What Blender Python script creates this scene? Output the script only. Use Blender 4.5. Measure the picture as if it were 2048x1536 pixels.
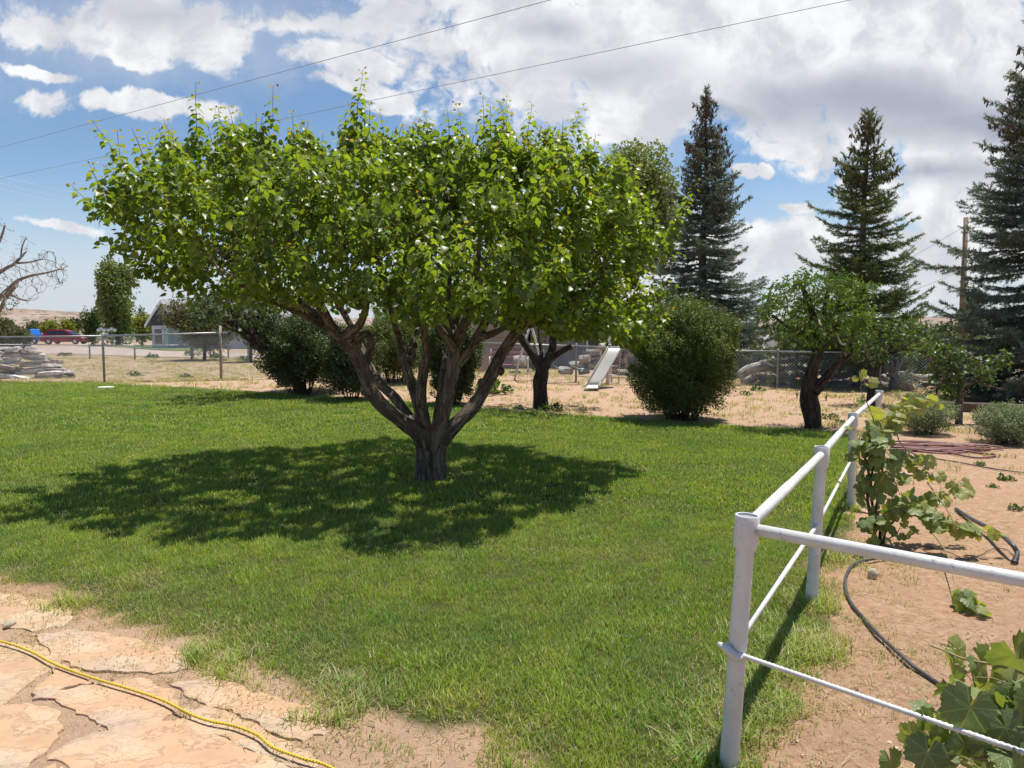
import bpy, math, random
import numpy as np
from mathutils import Vector, Matrix, Euler
R = math.radians
for o in list(bpy.data.objects): bpy.data.objects.remove(o)
scene = bpy.context.scene
COL = scene.collection
# ------------------------------------------------------------ camera
CH = 1.7; F = 1479.0; PITCH = math.atan((768-658)/F)
cam = bpy.data.cameras.new('camera'); cam.sensor_width = 36; cam.lens = 26.0
cam.clip_start = 0.05; cam.clip_end = 8000
co = bpy.data.objects.new('camera', cam); COL.objects.link(co)
co.location = (0, 0, CH); co.rotation_euler = (R(90)-PITCH, 0, 0); scene.camera = co
scene.render.resolution_x = 1024; scene.render.resolution_y = 768
scene.view_settings.view_transform = 'Standard'; scene.view_settings.look = 'None'
scene.view_settings.exposure = 0.56; scene.view_settings.gamma = 1.0
scene.cycles.max_bounces = 8; scene.cycles.transparent_max_bounces = 8
# ------------------------------------------------------------ sun
SV = Vector((0.22, 0.17, 1.0)).normalized()          # towards the sun
sl = bpy.data.lights.new('sun', 'SUN'); sl.energy = 4.6; sl.angle = R(0.53); sl.color = (1.0, 0.955, 0.88)
so = bpy.data.objects.new('sun', sl); COL.objects.link(so); so.location = (6, 5, 30)
so.rotation_euler = SV.to_track_quat('Z', 'Y').to_euler()
# ------------------------------------------------------------ projection helpers
def ray(px, py):
    u = (px-1024)/F; v = -(py-768)/F; c, s = math.cos(PITCH), math.sin(PITCH)
    return Vector((u, c+v*s, -s+v*c))
def gh(x, y):
    return 0.3*np.exp(-((x+3)/7.0)**2-((y-23)/5.0)**2)
def at(px, py, Y):
    d = ray(px, py); return Vector((0, 0, CH))+d*(Y/d.y)
def atz(px, py, z=0.0):
    d = ray(px, py); return Vector((0, 0, CH))+d*((z-CH)/d.z)
def atg(px, py):
    z = 0.0
    for _ in range(12):
        p = atz(px, py, z); z = float(gh(p.x, p.y))
    return atz(px, py, z)
# ------------------------------------------------------------ world: sky + clouds
W = bpy.data.worlds.new('World'); scene.world = W; W.use_nodes = True
class NT:
    def __init__(s, tree): s.t = tree; s.t.nodes.clear()
    def n(s, typ, *ins, out=0, **kw):
        nd = s.t.nodes.new(typ)
        for k, v in kw.items():
            if k.startswith('i_'):
                key = k[2:].replace('_', ' ')
                s.put(nd.inputs[key], v)
            else: setattr(nd, k, v)
        for i, v in enumerate(ins):
            if v is not None: s.put(nd.inputs[i], v)
        return nd
    def put(s, sock, v):
        if isinstance(v, bpy.types.Node): v = v.outputs[0]
        if isinstance(v, bpy.types.NodeSocket): s.t.links.new(v, sock)
        else: sock.default_value = v
    def m(s, op, a, b=None, c=None, clamp=False):
        nd = s.t.nodes.new('ShaderNodeMath'); nd.operation = op; nd.use_clamp = clamp
        for i, v in enumerate((a, b, c)):
            if v is not None: s.put(nd.inputs[i], v)
        return nd.outputs[0]
    def noise(s, vec, scale, detail=4, rough=0.55, dist=0.0, col=False):
        nd = s.t.nodes.new('ShaderNodeTexNoise'); s.put(nd.inputs['Vector'], vec)
        nd.inputs['Scale'].default_value = scale; nd.inputs['Detail'].default_value = detail
        nd.inputs['Roughness'].default_value = rough; nd.inputs['Distortion'].default_value = dist
        return nd.outputs['Color'] if col else nd.outputs['Fac']
    def mr(s, v, a, b, c=0.0, d=1.0, smooth=True):
        nd = s.t.nodes.new('ShaderNodeMapRange')
        if smooth: nd.interpolation_type = 'SMOOTHSTEP'
        for i, x in enumerate((v, a, b, c, d)): s.put(nd.inputs[i], x)
        return nd.outputs[0]
    def mix(s, f, a, b, mode='MIX'):
        nd = s.t.nodes.new('ShaderNodeMix'); nd.data_type = 'RGBA'; nd.blend_type = mode
        for k, v in ((0, f), (6, a), (7, b)):
            if isinstance(v, tuple) and len(v) == 3: v = (*v, 1)
            s.put(nd.inputs[k], v)
        return nd.outputs[2]
    def ramp(s, f, *stops):
        nd = s.t.nodes.new('ShaderNodeValToRGB'); s.put(nd.inputs[0], f)
        el = nd.color_ramp.elements
        while len(el) < len(stops): el.new(0.5)
        for e, (p, c) in zip(el, stops):
            e.position = p; e.color = (*c, 1)
        return nd.outputs[0]
def make_world():
    g = NT(W.node_tree)
    sky = g.n('ShaderNodeTexSky'); sky.sky_type = 'NISHITA'; sky.sun_disc = False
    sky.sun_elevation = math.asin(SV.z); sky.sun_rotation = math.atan2(SV.x, SV.y)
    sky.altitude = 1500; sky.air_density = 1.1; sky.dust_density = 0.6; sky.ozone_density = 1.4
    tc = g.n('ShaderNodeTexCoord'); V = tc.outputs['Generated']
    sp = g.n('ShaderNodeSeparateXYZ', V)
    ay = g.m('MAXIMUM', g.m('ABSOLUTE', sp.outputs[1]), 0.22)
    u = g.m('DIVIDE', sp.outputs[0], ay); v = g.m('DIVIDE', sp.outputs[2], ay)
    uv = g.n('ShaderNodeCombineXYZ', u, v, g.m('MULTIPLY', g.m('LESS_THAN', sp.outputs[1], 0.0), 3.0)).outputs[0]
    # cloud detail lives on a plane high above the ground, so it flattens towards the horizon
    w1 = g.noise(uv, 5.0, 5, 0.6, col=True)
    off = g.n('ShaderNodeVectorMath', w1, (0.5, 0.5, 0.5), operation='SUBTRACT')
    sc = g.n('ShaderNodeVectorMath', off, (0.13, 0.085, 0.0), operation='MULTIPLY')
    wuv = g.n('ShaderNodeVectorMath', uv, sc, operation='ADD').outputs[0]
    def field(blobs):
        acc = None
        for (px, py, rx, ry, rot, amp) in blobs:
            d = ray(px, py); c = (d.x/d.y, d.z/d.y, 0)
            mp = g.n('ShaderNodeMapping', wuv, vector_type='TEXTURE')
            mp.inputs['Location'].default_value = c
            mp.inputs['Rotation'].default_value = (0, 0, R(rot))
            mp.inputs['Scale'].default_value = (rx/F, ry/F, 1)
            ln = g.n('ShaderNodeVectorMath', mp, operation='LENGTH').outputs['Value']
            f = g.m('MULTIPLY', g.m('SUBTRACT', 1.35, ln), amp)
            acc = f if acc is None else g.m('SMOOTH_MAX', acc, f, 0.15)
        return acc
    puffs = field(BLOBS_PUFF)
    det = g.noise(wuv, 9.0, 9, 0.62)
    det2 = g.noise(wuv, 30.0, 6, 0.6)
    dd = g.m('ADD', g.m('MULTIPLY', g.m('SUBTRACT', det, 0.5), 3.1), g.m('MULTIPLY', g.m('SUBTRACT', det2, 0.5), 0.9))
    dens = g.mr(g.m('ADD', puffs, dd), 0.10, 0.56)
    thin = g.mr(g.m('ADD', field(BLOBS_THIN), g.m('MULTIPLY', g.m('SUBTRACT', det, 0.5), 1.6)), 0.05, 1.5, 0.0, 0.62)
    # colour of the clouds: bright tops and lavender-grey bodies
    grey = g.mr(g.m('ADD', field(BLOBS_GREY), g.m('MULTIPLY', g.m('SUBTRACT', g.noise(wuv, 6.5, 6, 0.6), 0.5), 2.6)), -0.1, 1.25)
    lump = g.noise(wuv, 13.0, 6, 0.6)
    ccol = g.mix(g.mr(lump, 0.34, 0.66), (0.70, 0.715, 0.765), (1.04, 1.045, 1.05))
    ccol = g.mix(grey, ccol, (0.46, 0.49, 0.585))
    ccol = g.mix(1.0, ccol, (CLOUD, CLOUD, CLOUD), 'MULTIPLY')
    # blue sky
    sk = g.mix(1.0, sky.outputs[0], (SKYK*0.90, SKYK*0.98, SKYK*1.02), 'MULTIPLY')
    base = g.mix(thin, sk, tuple(CLOUD*c for c in (0.74, 0.79, 0.87)))
    hz = g.mr(v, 0.0, 0.24, 0.72, 0.0)
    base = g.mix(hz, base, tuple(CLOUD*c for c in (0.66, 0.72, 0.80)))
    fin = g.mix(g.m('MULTIPLY', dens, 0.96), base, ccol)
    hz2 = g.mr(v, 0.0, 0.09, 0.5, 0.0)
    fin = g.mix(hz2, fin, tuple(CLOUD*c for c in (0.66, 0.71, 0.78)))
    bg = g.n('ShaderNodeBackground', fin, 0.1)
    out = g.n('ShaderNodeOutputWorld', bg)
CLOUD = 6.5; SKYK = 0.84
BLOBS_PUFF = [(1500, 60, 640, 185, 0, 1.2), (1900, 190, 460, 145, 0, 1.15), (1750, 60, 500, 120, 0, 1.1), (1030, 60, 190, 90, 15, .9), (1060, 150, 110, 60, 0, .9), (1280, 200, 170, 80, 0, 1.0),
    (1620, 298, 120, 20, 0, 1.1), (1488, 346, 34, 15, 0, 1.4), (1522, 344, 20, 15, 0, 1.3), (1900, 320, 200, 40, 0, .9), (1920, 400, 230, 60, 0, .95), (1590, 490, 190, 50, 0, 1.2), (1850, 500, 240, 70, 0, 1.05),
    (1380, 520, 200, 60, 0, .8), (1580, 412, 60, 12, 0, .8),
    (430, 90, 45, 80, 35, 1.0), (330, 50, 160, 60, -10, .9), (300, 120, 80, 22, -10, .8), (110, 60, 160, 50, -8, .75), (70, 140, 90, 12, -14, 1.05), (105, 200, 45, 26, -10, 1.0), (320, 222, 150, 24, -4, 1.15),
    (680, 120, 100, 40, -10, .95), (710, 185, 100, 22, -14, 1.05), (755, 222, 50, 14, 0, .95), (600, 40, 160, 30, 0, .6), (120, 438, 72, 11, -9, .95), (960, 15, 60, 60, 0, .6)]
BLOBS_THIN = [(300, 60, 520, 150, 0, 1.0), (700, 60, 300, 120, 0, .8), (1200, 260, 260, 110, 0, .9), (1750, 440, 420, 110, 0, .45), (150, 560, 500, 120, 0, 1.0), (1000, 180, 120, 80, 0, .4)]
BLOBS_GREY = [(1740, 205, 330, 62, -4, 1.0), (1950, 250, 260, 50, 0, 1.0), (1450, 225, 160, 36, 0, .7), (1180, 140, 150, 45, 0, .6), (1100, 60, 90, 30, 0, .6), (1900, 350, 200, 24, 0, .8), (330, 20, 400, 40, 0, .45), (1650, 540, 260, 40, 0, .4)]
make_world()
# ------------------------------------------------------------ object helpers
def tag(o, label=None, cat=None, group=None, kind=None):
    if label: o['label'] = label
    if cat: o['category'] = cat
    if group: o['group'] = group
    if kind: o['kind'] = kind
    return o
def empty(name, loc=(0, 0, 0), rz=0.0):
    o = bpy.data.objects.new(name, None); COL.objects.link(o)
    o.location = loc; o.rotation_euler = (0, 0, rz); o.empty_display_size = 0.2
    return o
def thing(name, label, cat, loc=(0, 0, 0), rz=0.0, group=None):
    return tag(empty(name, loc, rz), label, cat, group)
def copy_tree(o, parent=None):
    c = o.copy(); COL.objects.link(c); c.parent = parent
    for ch in o.children: copy_tree(ch, c)
    return c
class Geo:
    """collects triangles and links them as one mesh object"""
    def __init__(s): s.v = []; s.f = []; s.mi = []; s.tint = []; s.tuv = []; s.n = 0
    def add(s, V, T, mi=0, tint=0.5, tuv=None):
        V = np.asarray(V, float).reshape(-1, 3); T = np.asarray(T, int).reshape(-1, 3)
        s.v.append(V); s.f.append(T+s.n); s.mi.append(np.full(len(T), mi, int))
        s.tint.append(np.broadcast_to(np.asarray(tint, float), (len(V),)).copy())
        s.tuv.append(V.copy() if tuv is None else np.asarray(tuv, float)); s.n += len(V)
        return s
    def inst(s, tmpl, M, P, mi=0, tint=0.5, tuv=True):
        """M (N,3,3) columns are axes (scaled), P (N,3)"""
        TV, TF = tmpl; N = len(P); k = len(TV)
        if N == 0: return s
        V = np.einsum('nij,kj->nki', M, TV)+P[:, None, :]
        Fc = (TF[None]+(np.arange(N)*k)[:, None, None]).reshape(-1, 3)
        t = np.repeat(np.broadcast_to(np.asarray(tint, float), (N,)), k)
        return s.add(V.reshape(-1, 3), Fc, mi, t, np.tile(TV, (N, 1)))
    def box(s, c, d, rot=None, mi=0, bev=0.0, tint=0.5):
        x, y, z = [q/2 for q in d]
        if bev > 0:
            V = []; b = bev
            for sx in (-1, 1):
                for sy in (-1, 1):
                    for sz in (-1, 1):
                        V += [(sx*x, sy*(y-b), sz*(z-b)), (sx*(x-b), sy*y, sz*(z-b)), (sx*(x-b), sy*(y-b), sz*z)]
            V = np.array(V)
            bm = bmesh_hull(V); V, T = bm
        else:
            V = np.array([(a, b, c_) for a in (-x, x) for b in (-y, y) for c_ in (-z, z)])
            T = np.array([(0, 1, 3), (0, 3, 2), (4, 6, 7), (4, 7, 5), (0, 4, 5), (0, 5, 1), (2, 3, 7), (2, 7, 6), (0, 2, 6), (0, 6, 4), (1, 5, 7), (1, 7, 3)])
        if rot is not None:
            V = V@np.array(Euler(rot).to_matrix()).T
        return s.add(V+np.array(c), T, mi, tint)
    def prism(s, poly, y0, y1, mi=0, axis='y', tint=0.5):
        """poly: list of (a,b) outline, extruded along an axis"""
        from mathutils.geometry import tessellate_polygon
        n = len(poly)
        def mk(a, b, h): return {'y': (a, h, b), 'x': (h, a, b), 'z': (a, b, h)}[axis]
        V = [mk(a, b, y0) for a, b in poly]+[mk(a, b, y1) for a, b in poly]
        t = tessellate_polygon([[Vector((a, b, 0)) for a, b in poly]])
        T = [tuple(q) for q in t]+[tuple(i+n for i in q[::-1]) for q in t]
        for i in range(n):
            j = (i+1) % n; T += [(i, j, j+n), (i, j+n, i+n)]
        return s.add(V, T, mi, tint)
    def tube(s, pts, rad, seg=8, mi=0, cap=True, rough=0.0, seed=0, tint=0.5, freq=6.0, axis=None):
        P = np.asarray([tuple(p) for p in pts], float); n = len(P)
        if np.isscalar(rad): rad = [rad]*n
        rad = np.asarray(rad, float)
        D = np.gradient(P, axis=0); D /= np.linalg.norm(D, axis=1)[:, None]+1e-9
        if axis is not None: D = np.repeat(np.asarray(axis, float)[None]/np.linalg.norm(axis), n, 0)
        up = np.array([0, 0, 1.0]) if abs(D[0][2]) < 0.9 else np.array([1.0, 0, 0])
        A = np.cross(D[0], up); A /= np.linalg.norm(A); fr = [A]
        for i in range(1, n):
            a = fr[-1]-D[i]*np.dot(fr[-1], D[i]); fr.append(a/(np.linalg.norm(a)+1e-9))
        A = np.array(fr); B = np.cross(D, A)
        L = np.concatenate([[0], np.cumsum(np.linalg.norm(np.diff(P, axis=0), axis=1))])
        th = np.arange(seg)*2*np.pi/seg
        rr = np.repeat(rad[:, None], seg, 1)
        if rough > 0:
            ph = seed*1.7
            k1 = np.sin(3*th[None]+L[:, None]*freq*0.6+ph)*0.5+np.sin(5*th[None]-L[:, None]*freq*1.1+2*ph)*0.4+np.sin(2*th[None]+L[:, None]*freq*2.0+ph*3)*0.45+np.sin(th[None]*7+L[:, None]*freq*1.7)*0.3
            rr = rr*(1+rough*k1)
        V = P[:, None]+A[:, None]*(np.cos(th)[None, :, None]*rr[..., None])+B[:, None]*(np.sin(th)[None, :, None]*rr[..., None])
        U = np.stack([np.cos(th)[None]*rr, np.sin(th)[None]*rr, np.repeat(L[:, None], seg, 1)+seed*3.1], -1)
        i = np.arange(n-1)[:, None]*seg; j = np.arange(seg)[None]; k = (j+1) % seg
        q = np.stack([i+j, i+k, i+seg+k, i+seg+j], -1).reshape(-1, 4)
        T = np.concatenate([q[:, [0, 1, 2]], q[:, [0, 2, 3]]])
        V = V.reshape(-1, 3); U = U.reshape(-1, 3)
        if cap:
            c0 = len(V); V = np.concatenate([V, P[:1], P[-1:]]); U = np.concatenate([U, [[0, 0, 0]], [[0, 0, L[-1]]]])
            jj = np.arange(seg); kk = (jj+1) % seg; e = (n-1)*seg
            T = np.concatenate([T, np.stack([kk, jj, np.full(seg, c0)], -1), np.stack([e+jj, e+kk, np.full(seg, c0+1)], -1)])
        return s.add(V, T, mi, tint, U)
    def build(s, name, mats, parent=None, smooth=True, bevel=0.0):
        me = bpy.data.meshes.new(name)
        V = np.concatenate(s.v) if s.v else np.zeros((0, 3)); T = np.concatenate(s.f) if s.f else np.zeros((0, 3), int)
        me.vertices.add(len(V)); me.vertices.foreach_set('co', V.astype(np.float32).ravel())
        me.loops.add(len(T)*3); me.loops.foreach_set('vertex_index', T.astype(np.int32).ravel())
        me.polygons.add(len(T)); me.polygons.foreach_set('loop_start', np.arange(len(T), dtype=np.int32)*3)
        me.polygons.foreach_set('material_index', np.concatenate(s.mi).astype(np.int32))
        me.polygons.foreach_set('use_smooth', np.full(len(T), bool(smooth)))
        a = me.attributes.new('tint', 'FLOAT', 'POINT'); a.data.foreach_set('value', np.concatenate(s.tint).astype(np.float32))
        a = me.attributes.new('tuv', 'FLOAT_VECTOR', 'POINT'); a.data.foreach_set('vector', np.concatenate(s.tuv).astype(np.float32).ravel())
        me.update(calc_edges=True)
        if smooth == 'auto': me.set_sharp_from_angle(angle=R(40))
        for m in (mats if isinstance(mats, (list, tuple)) else [mats]): me.materials.append(m)
        o = bpy.data.objects.new(name, me); COL.objects.link(o)
        if parent: o.parent = parent
        return o
def bmesh_hull(V):
    import bmesh
    bm = bmesh.new()
    for v in V: bm.verts.new(v)
    r = bmesh.ops.convex_hull(bm, input=bm.verts[:])
    bmesh.ops.triangulate(bm, faces=bm.faces[:])
    bm.verts.index_update()
    Vn = np.array([v.co[:] for v in bm.verts]); T = np.array([[v.index for v in f.verts] for f in bm.faces]); bm.free()
    return Vn, T
def catmull(pts, n=6):
    P = [np.array(p, float) for p in pts]; P = [2*P[0]-P[1]]+P+[2*P[-1]-P[-2]]; out = []
    for i in range(1, len(P)-2):
        for t in np.arange(n)/n:
            a, b, c, d = P[i-1:i+3]
            out.append(0.5*((2*b)+(c-a)*t+(2*a-5*b+4*c-d)*t*t+(3*b-a-3*c+d)*t**3))
    out.append(P[-2]); return np.array(out)
rng = np.random.default_rng(7)
def axes(fwd, nrm, s):
    """column matrix (right, fwd, normal) scaled by s ; arrays (N,3)"""
    f = fwd/np.linalg.norm(fwd, axis=1)[:, None]
    n = nrm-f*np.sum(nrm*f, 1)[:, None]; n /= np.linalg.norm(n, axis=1)[:, None]+1e-9
    r = np.cross(f, n)
    s = np.asarray(s, float); s = s[:, None] if s.ndim == 1 else s
    return np.stack([r*s, f*s, n*s], -1)
def rdir(n, r=rng):
    v = r.normal(size=(n, 3)); return v/np.linalg.norm(v, axis=1)[:, None]
# ------------------------------------------------------------ materials
def newmat(name):
    m = bpy.data.materials.new(name); m.use_nodes = True; return m, NT(m.node_tree)
def attr(g, name, out='Fac'):
    a = g.n('ShaderNodeAttribute', attribute_name=name); return a.outputs[out]
def princ(g, col, rough=0.6, spec=0.5, metal=0.0, normal=None, **kw):
    p = g.n('ShaderNodeBsdfPrincipled')
    if isinstance(col, tuple) and len(col) == 3: col = (*col, 1)
    g.put(p.inputs['Base Color'], col); g.put(p.inputs['Roughness'], rough); g.put(p.inputs['Specular IOR Level'], spec)
    g.put(p.inputs['Metallic'], metal)
    if normal is not None: g.put(p.inputs['Normal'], normal)
    return p
def outm(g, sh): g.n('ShaderNodeOutputMaterial', sh)
def bump(g, h, strength=0.5, dist=0.01):
    b = g.n('ShaderNodeBump'); b.inputs['Strength'].default_value = strength; b.inputs['Distance'].default_value = dist
    g.put(b.inputs['Height'], h); return b.outputs[0]
def leafmat(name, dark, light, tip=None, rough=0.42, spec=0.5, trans=0.45, pos=0.35, tcol=1.0):
    m, g = newmat(name)
    t = attr(g, 'tint')
    geo = g.n('ShaderNodeNewGeometry')
    nz = g.noise(geo.outputs['Position'], pos*3, 3)
    stops = [(0.0, dark), (0.62, light)]
    if tip: stops += [(0.82, tuple(0.5*(a+b) for a, b in zip(light, tip))), (1.0, tip)]
    c = g.ramp(t, *stops)
    c = g.mix(g.mr(nz, 0.35, 0.65, 0.0, 0.35), c, tuple(min(1, q*k) for q, k in zip(light, (1.1, 1.05, .9))))
    back = g.mix(geo.outputs['Backfacing'], c, g.mix(0.35, c, (0.16, 0.2, 0.1)))
    p = princ(g, back, rough, spec)
    tl = g.n('ShaderNodeBsdfTranslucent'); g.put(tl.inputs[0], g.mix(1.0, g.mix(1.0, c, (1.5*tcol, 1.55*tcol, 0.55*tcol), 'MULTIPLY'), (1, 1, 1), 'MULTIPLY'))
    ms = g.n('ShaderNodeMixShader', trans, p.outputs[0], tl.outputs[0]); outm(g, ms)
    return m
def barkmat(name, dark, light, scale=1.0, bstr=0.8, dist=0.02, stretch=0.22):
    m, g = newmat(name)
    uv = attr(g, 'tuv', 'Vector')
    mp = g.n('ShaderNodeMapping', uv); mp.inputs['Scale'].default_value = (1, 1, stretch)
    n1 = g.noise(mp.outputs[0], 26*scale, 6, 0.65, 0.6); n2 = g.noise(mp.outputs[0], 70*scale, 5, 0.6)
    n3 = g.noise(uv, 3, 3)
    wv = g.n('ShaderNodeVectorMath', mp.outputs[0], g.n('ShaderNodeVectorMath', g.noise(uv, 9*scale, 5, .6, col=True), (.075, .075, .075), operation='MULTIPLY'), operation='ADD')
    rd = g.m('ABSOLUTE', g.m('SUBTRACT', g.noise(wv, 17*scale, 5, 0.55), 0.5))
    cr = g.mr(rd, 0.0, 0.085)
    h = g.m('ADD', g.m('MULTIPLY', n1, 0.8), g.m('ADD', g.m('MULTIPLY', n2, 0.3), g.m('MULTIPLY', cr, 0.5)))
    c = g.ramp(h, (0.45, dark), (1.05, light))
    c = g.mix(g.mr(n3, 0.35, 0.7, 0, 0.5), c, tuple(min(1, q*1.25) for q in light))
    outm(g, princ(g, c, 0.9, 0.2, normal=bump(g, h, bstr, dist)))
    return m
def simple(name, col, rough=0.6, metal=0.0, spec=0.5, var=0.15, scale=8.0, bmp=0.0, dirt=None):
    m, g = newmat(name)
    tc = g.n('ShaderNodeTexCoord').outputs['Object']
    n = g.noise(tc, scale, 5, 0.6)
    c = g.mix(g.mr(n, 0.3, 0.7), tuple(q*(1-var) for q in col), tuple(min(1, q*(1+var)) for q in col))
    if dirt:
        n2 = g.noise(tc, scale*2.7, 7, 0.7)
        c = g.mix(g.mr(n2, 0.58, 0.70, 0, dirt[1]), c, dirt[0])
    nm = bump(g, g.noise(tc, scale*8, 4), bmp, 0.003) if bmp else None
    outm(g, princ(g, c, rough, spec, metal, nm)); return m
M = {}
M['apricot_leaf'] = leafmat('apricot_leaf', (0.040, 0.092, 0.014), (0.205, 0.27, 0.034), (0.38, 0.19, 0.05), 0.38, 0.5, 0.5)
M['peach_leaf'] = leafmat('peach_leaf', (0.030, 0.072, 0.012), (0.10, 0.165, 0.022), (0.20, 0.25, 0.04), 0.48, 0.32, 0.42)
M['green_leaf'] = leafmat('green_leaf', (0.035, 0.075, 0.018), (0.085, 0.14, 0.03), (0.20, 0.22, 0.05), 0.45, 0.4, 0.35)
M['bush_leaf'] = leafmat('bush_leaf', (0.055, 0.085, 0.026), (0.13, 0.17, 0.048), (0.22, 0.25, 0.075), 0.5, 0.35, 0.3)
M['dark_leaf'] = leafmat('dark_leaf', (0.032, 0.052, 0.020), (0.078, 0.108, 0.036), (0.12, 0.13, 0.05), 0.5, 0.35, 0.25)
M['yellow_leaf'] = leafmat('yellow_leaf', (0.11, 0.14, 0.02), (0.24, 0.25, 0.035), (0.34, 0.27, 0.04), 0.5, 0.35, 0.35)
M['olive_leaf'] = leafmat('olive_leaf', (0.06, 0.07, 0.03), (0.13, 0.13, 0.06), (0.2, 0.15, 0.09), 0.55, 0.3, 0.25)
M['poplar_leaf'] = leafmat('poplar_leaf', (0.09, 0.13, 0.04), (0.21, 0.25, 0.085), (0.27, 0.28, 0.11), 0.45, 0.4, 0.3)
M['grape_leaf_far'] = leafmat('grape_leaf_far', (0.045, 0.10, 0.02), (0.15, 0.20, 0.03), (0.33, 0.34, 0.05), 0.42, 0.45, 0.45)
M['sage_leaf'] = leafmat('sage_leaf', (0.13, 0.17, 0.10), (0.24, 0.29, 0.18), (0.34, 0.36, 0.24), 0.7, 0.2, 0.2)
M['needle_blue'] = leafmat('needle_blue', (0.045, 0.072, 0.062), (0.125, 0.17, 0.145), (0.21, 0.26, 0.21), 0.6, 0.3, 0.12)
M['needle_green'] = leafmat('needle_green', (0.042, 0.070, 0.026), (0.115, 0.165, 0.06), (0.18, 0.235, 0.085), 0.6, 0.3, 0.12)
M['cone'] = simple('cone', (0.095, 0.055, 0.038), 0.8, var=0.4, scale=3)
M['bark'] = barkmat('bark', (0.030, 0.025, 0.020), (0.175, 0.143, 0.113), 1.0, 1.0, 0.03)
M['bark_dark'] = barkmat('bark_dark', (0.018, 0.014, 0.011), (0.085, 0.063, 0.050), 1.0, 1.0, 0.03)
M['bark_grey'] = barkmat('bark_grey', (0.07, 0.06, 0.05), (0.27, 0.235, 0.2), 0.6, 0.8, 0.02)
M['twig'] = simple('twig', (0.10, 0.07, 0.05), 0.85, var=0.3, scale=4)
M['deadwood'] = barkmat('deadwood', (0.13, 0.11, 0.09), (0.42, 0.38, 0.33), 0.7, 0.9, 0.02, 0.12)
M['deadwood_brown'] = barkmat('deadwood_brown', (0.08, 0.055, 0.04), (0.27, 0.20, 0.15), 0.7, 0.9, 0.02, 0.12)
M['cutwood'] = simple('cutwood', (0.42, 0.34, 0.25), 0.8, var=0.25, scale=14)
M['white_paint'] = simple('white_paint', (0.60, 0.60, 0.585), 0.5, var=0.09, scale=6, bmp=0.5, dirt=((0.27, 0.22, 0.18), 0.85))
M['galv'] = simple('galvanised_steel', (0.40, 0.42, 0.43), 0.45, 0.6, var=0.15, scale=5)
M['galv_dull'] = simple('dull_steel', (0.30, 0.31, 0.31), 0.6, 0.3, var=0.2, scale=5)
M['black_rubber'] = simple('black_rubber', (0.055, 0.058, 0.062), 0.45, var=0.35, scale=14, dirt=((0.30, 0.22, 0.17), 0.5))
M['wire'] = simple('wire', (0.22, 0.23, 0.25), 0.5)
M['pale_wire'] = simple('pale_wire', (0.75, 0.78, 0.8), 0.3, 0.4)
# near grape leaf with veins
def grape_mat():
    m, g = newmat('grape_leaf'); uv = attr(g, 'tuv', 'Vector'); t = attr(g, 'tint')
    sp = g.n('ShaderNodeSeparateXYZ', uv); x, y = sp.outputs[0], sp.outputs[1]
    ang = g.m('ARCTAN2', g.m('ABSOLUTE', x), y); r = g.m('SQRT', g.m('ADD', g.m('MULTIPLY', x, x), g.m('MULTIPLY', y, y)))
    w = g.m('PINGPONG', ang, R(26)); d = g.m('MULTIPLY', r, g.m('SINE', w))
    v1 = g.mr(d, 0.004, 0.022, 1.0, 0.0)
    fine = g.n('ShaderNodeTexVoronoi', uv, feature='DISTANCE_TO_EDGE'); fine.inputs['Scale'].default_value = 11
    v2 = g.mr(fine.outputs['Distance'], 0.0, 0.05, 0.55, 0.0)
    s = g.m('SINE', g.m('MULTIPLY', g.m('SUBTRACT', r, g.m('MULTIPLY', d, 1.3)), 42)); v3 = g.mr(s, 0.93, 1.0, 0, 0.6)
    vein = g.m('MAXIMUM', v1, g.m('MAXIMUM', g.m('MULTIPLY', v2, 0.5), v3))
    c = g.ramp(t, (0.0, (0.036, 0.085, 0.025)), (0.45, (0.10, 0.18, 0.025)), (0.75, (0.28, 0.34, 0.04)), (1.0, (0.42, 0.40, 0.07)))
    n = g.noise(uv, 7, 4); c = g.mix(g.mr(n, 0.3, 0.7, 0, 0.4), c, (0.07, 0.10, 0.03))
    c = g.mix(g.m('MULTIPLY', vein, 0.75), c, (0.34, 0.38, 0.12))
    geo = g.n('ShaderNodeNewGeometry'); c = g.mix(g.m('MULTIPLY', geo.outputs['Backfacing'], 0.45), c, (0.22, 0.27, 0.15))
    h = g.m('ADD', g.m('MULTIPLY', vein, -0.6), g.noise(uv, 12, 3))
    p = princ(g, c, 0.38, 0.5, normal=bump(g, h, 0.6, 0.004))
    tl = g.n('ShaderNodeBsdfTranslucent'); g.put(tl.inputs[0], g.mix(1.0, c, (1.7, 1.7, 0.5), 'MULTIPLY'))
    outm(g, g.n('ShaderNodeMixShader', 0.4, p.outputs[0], tl.outputs[0])); return m
M['grape_leaf'] = grape_mat()
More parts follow.
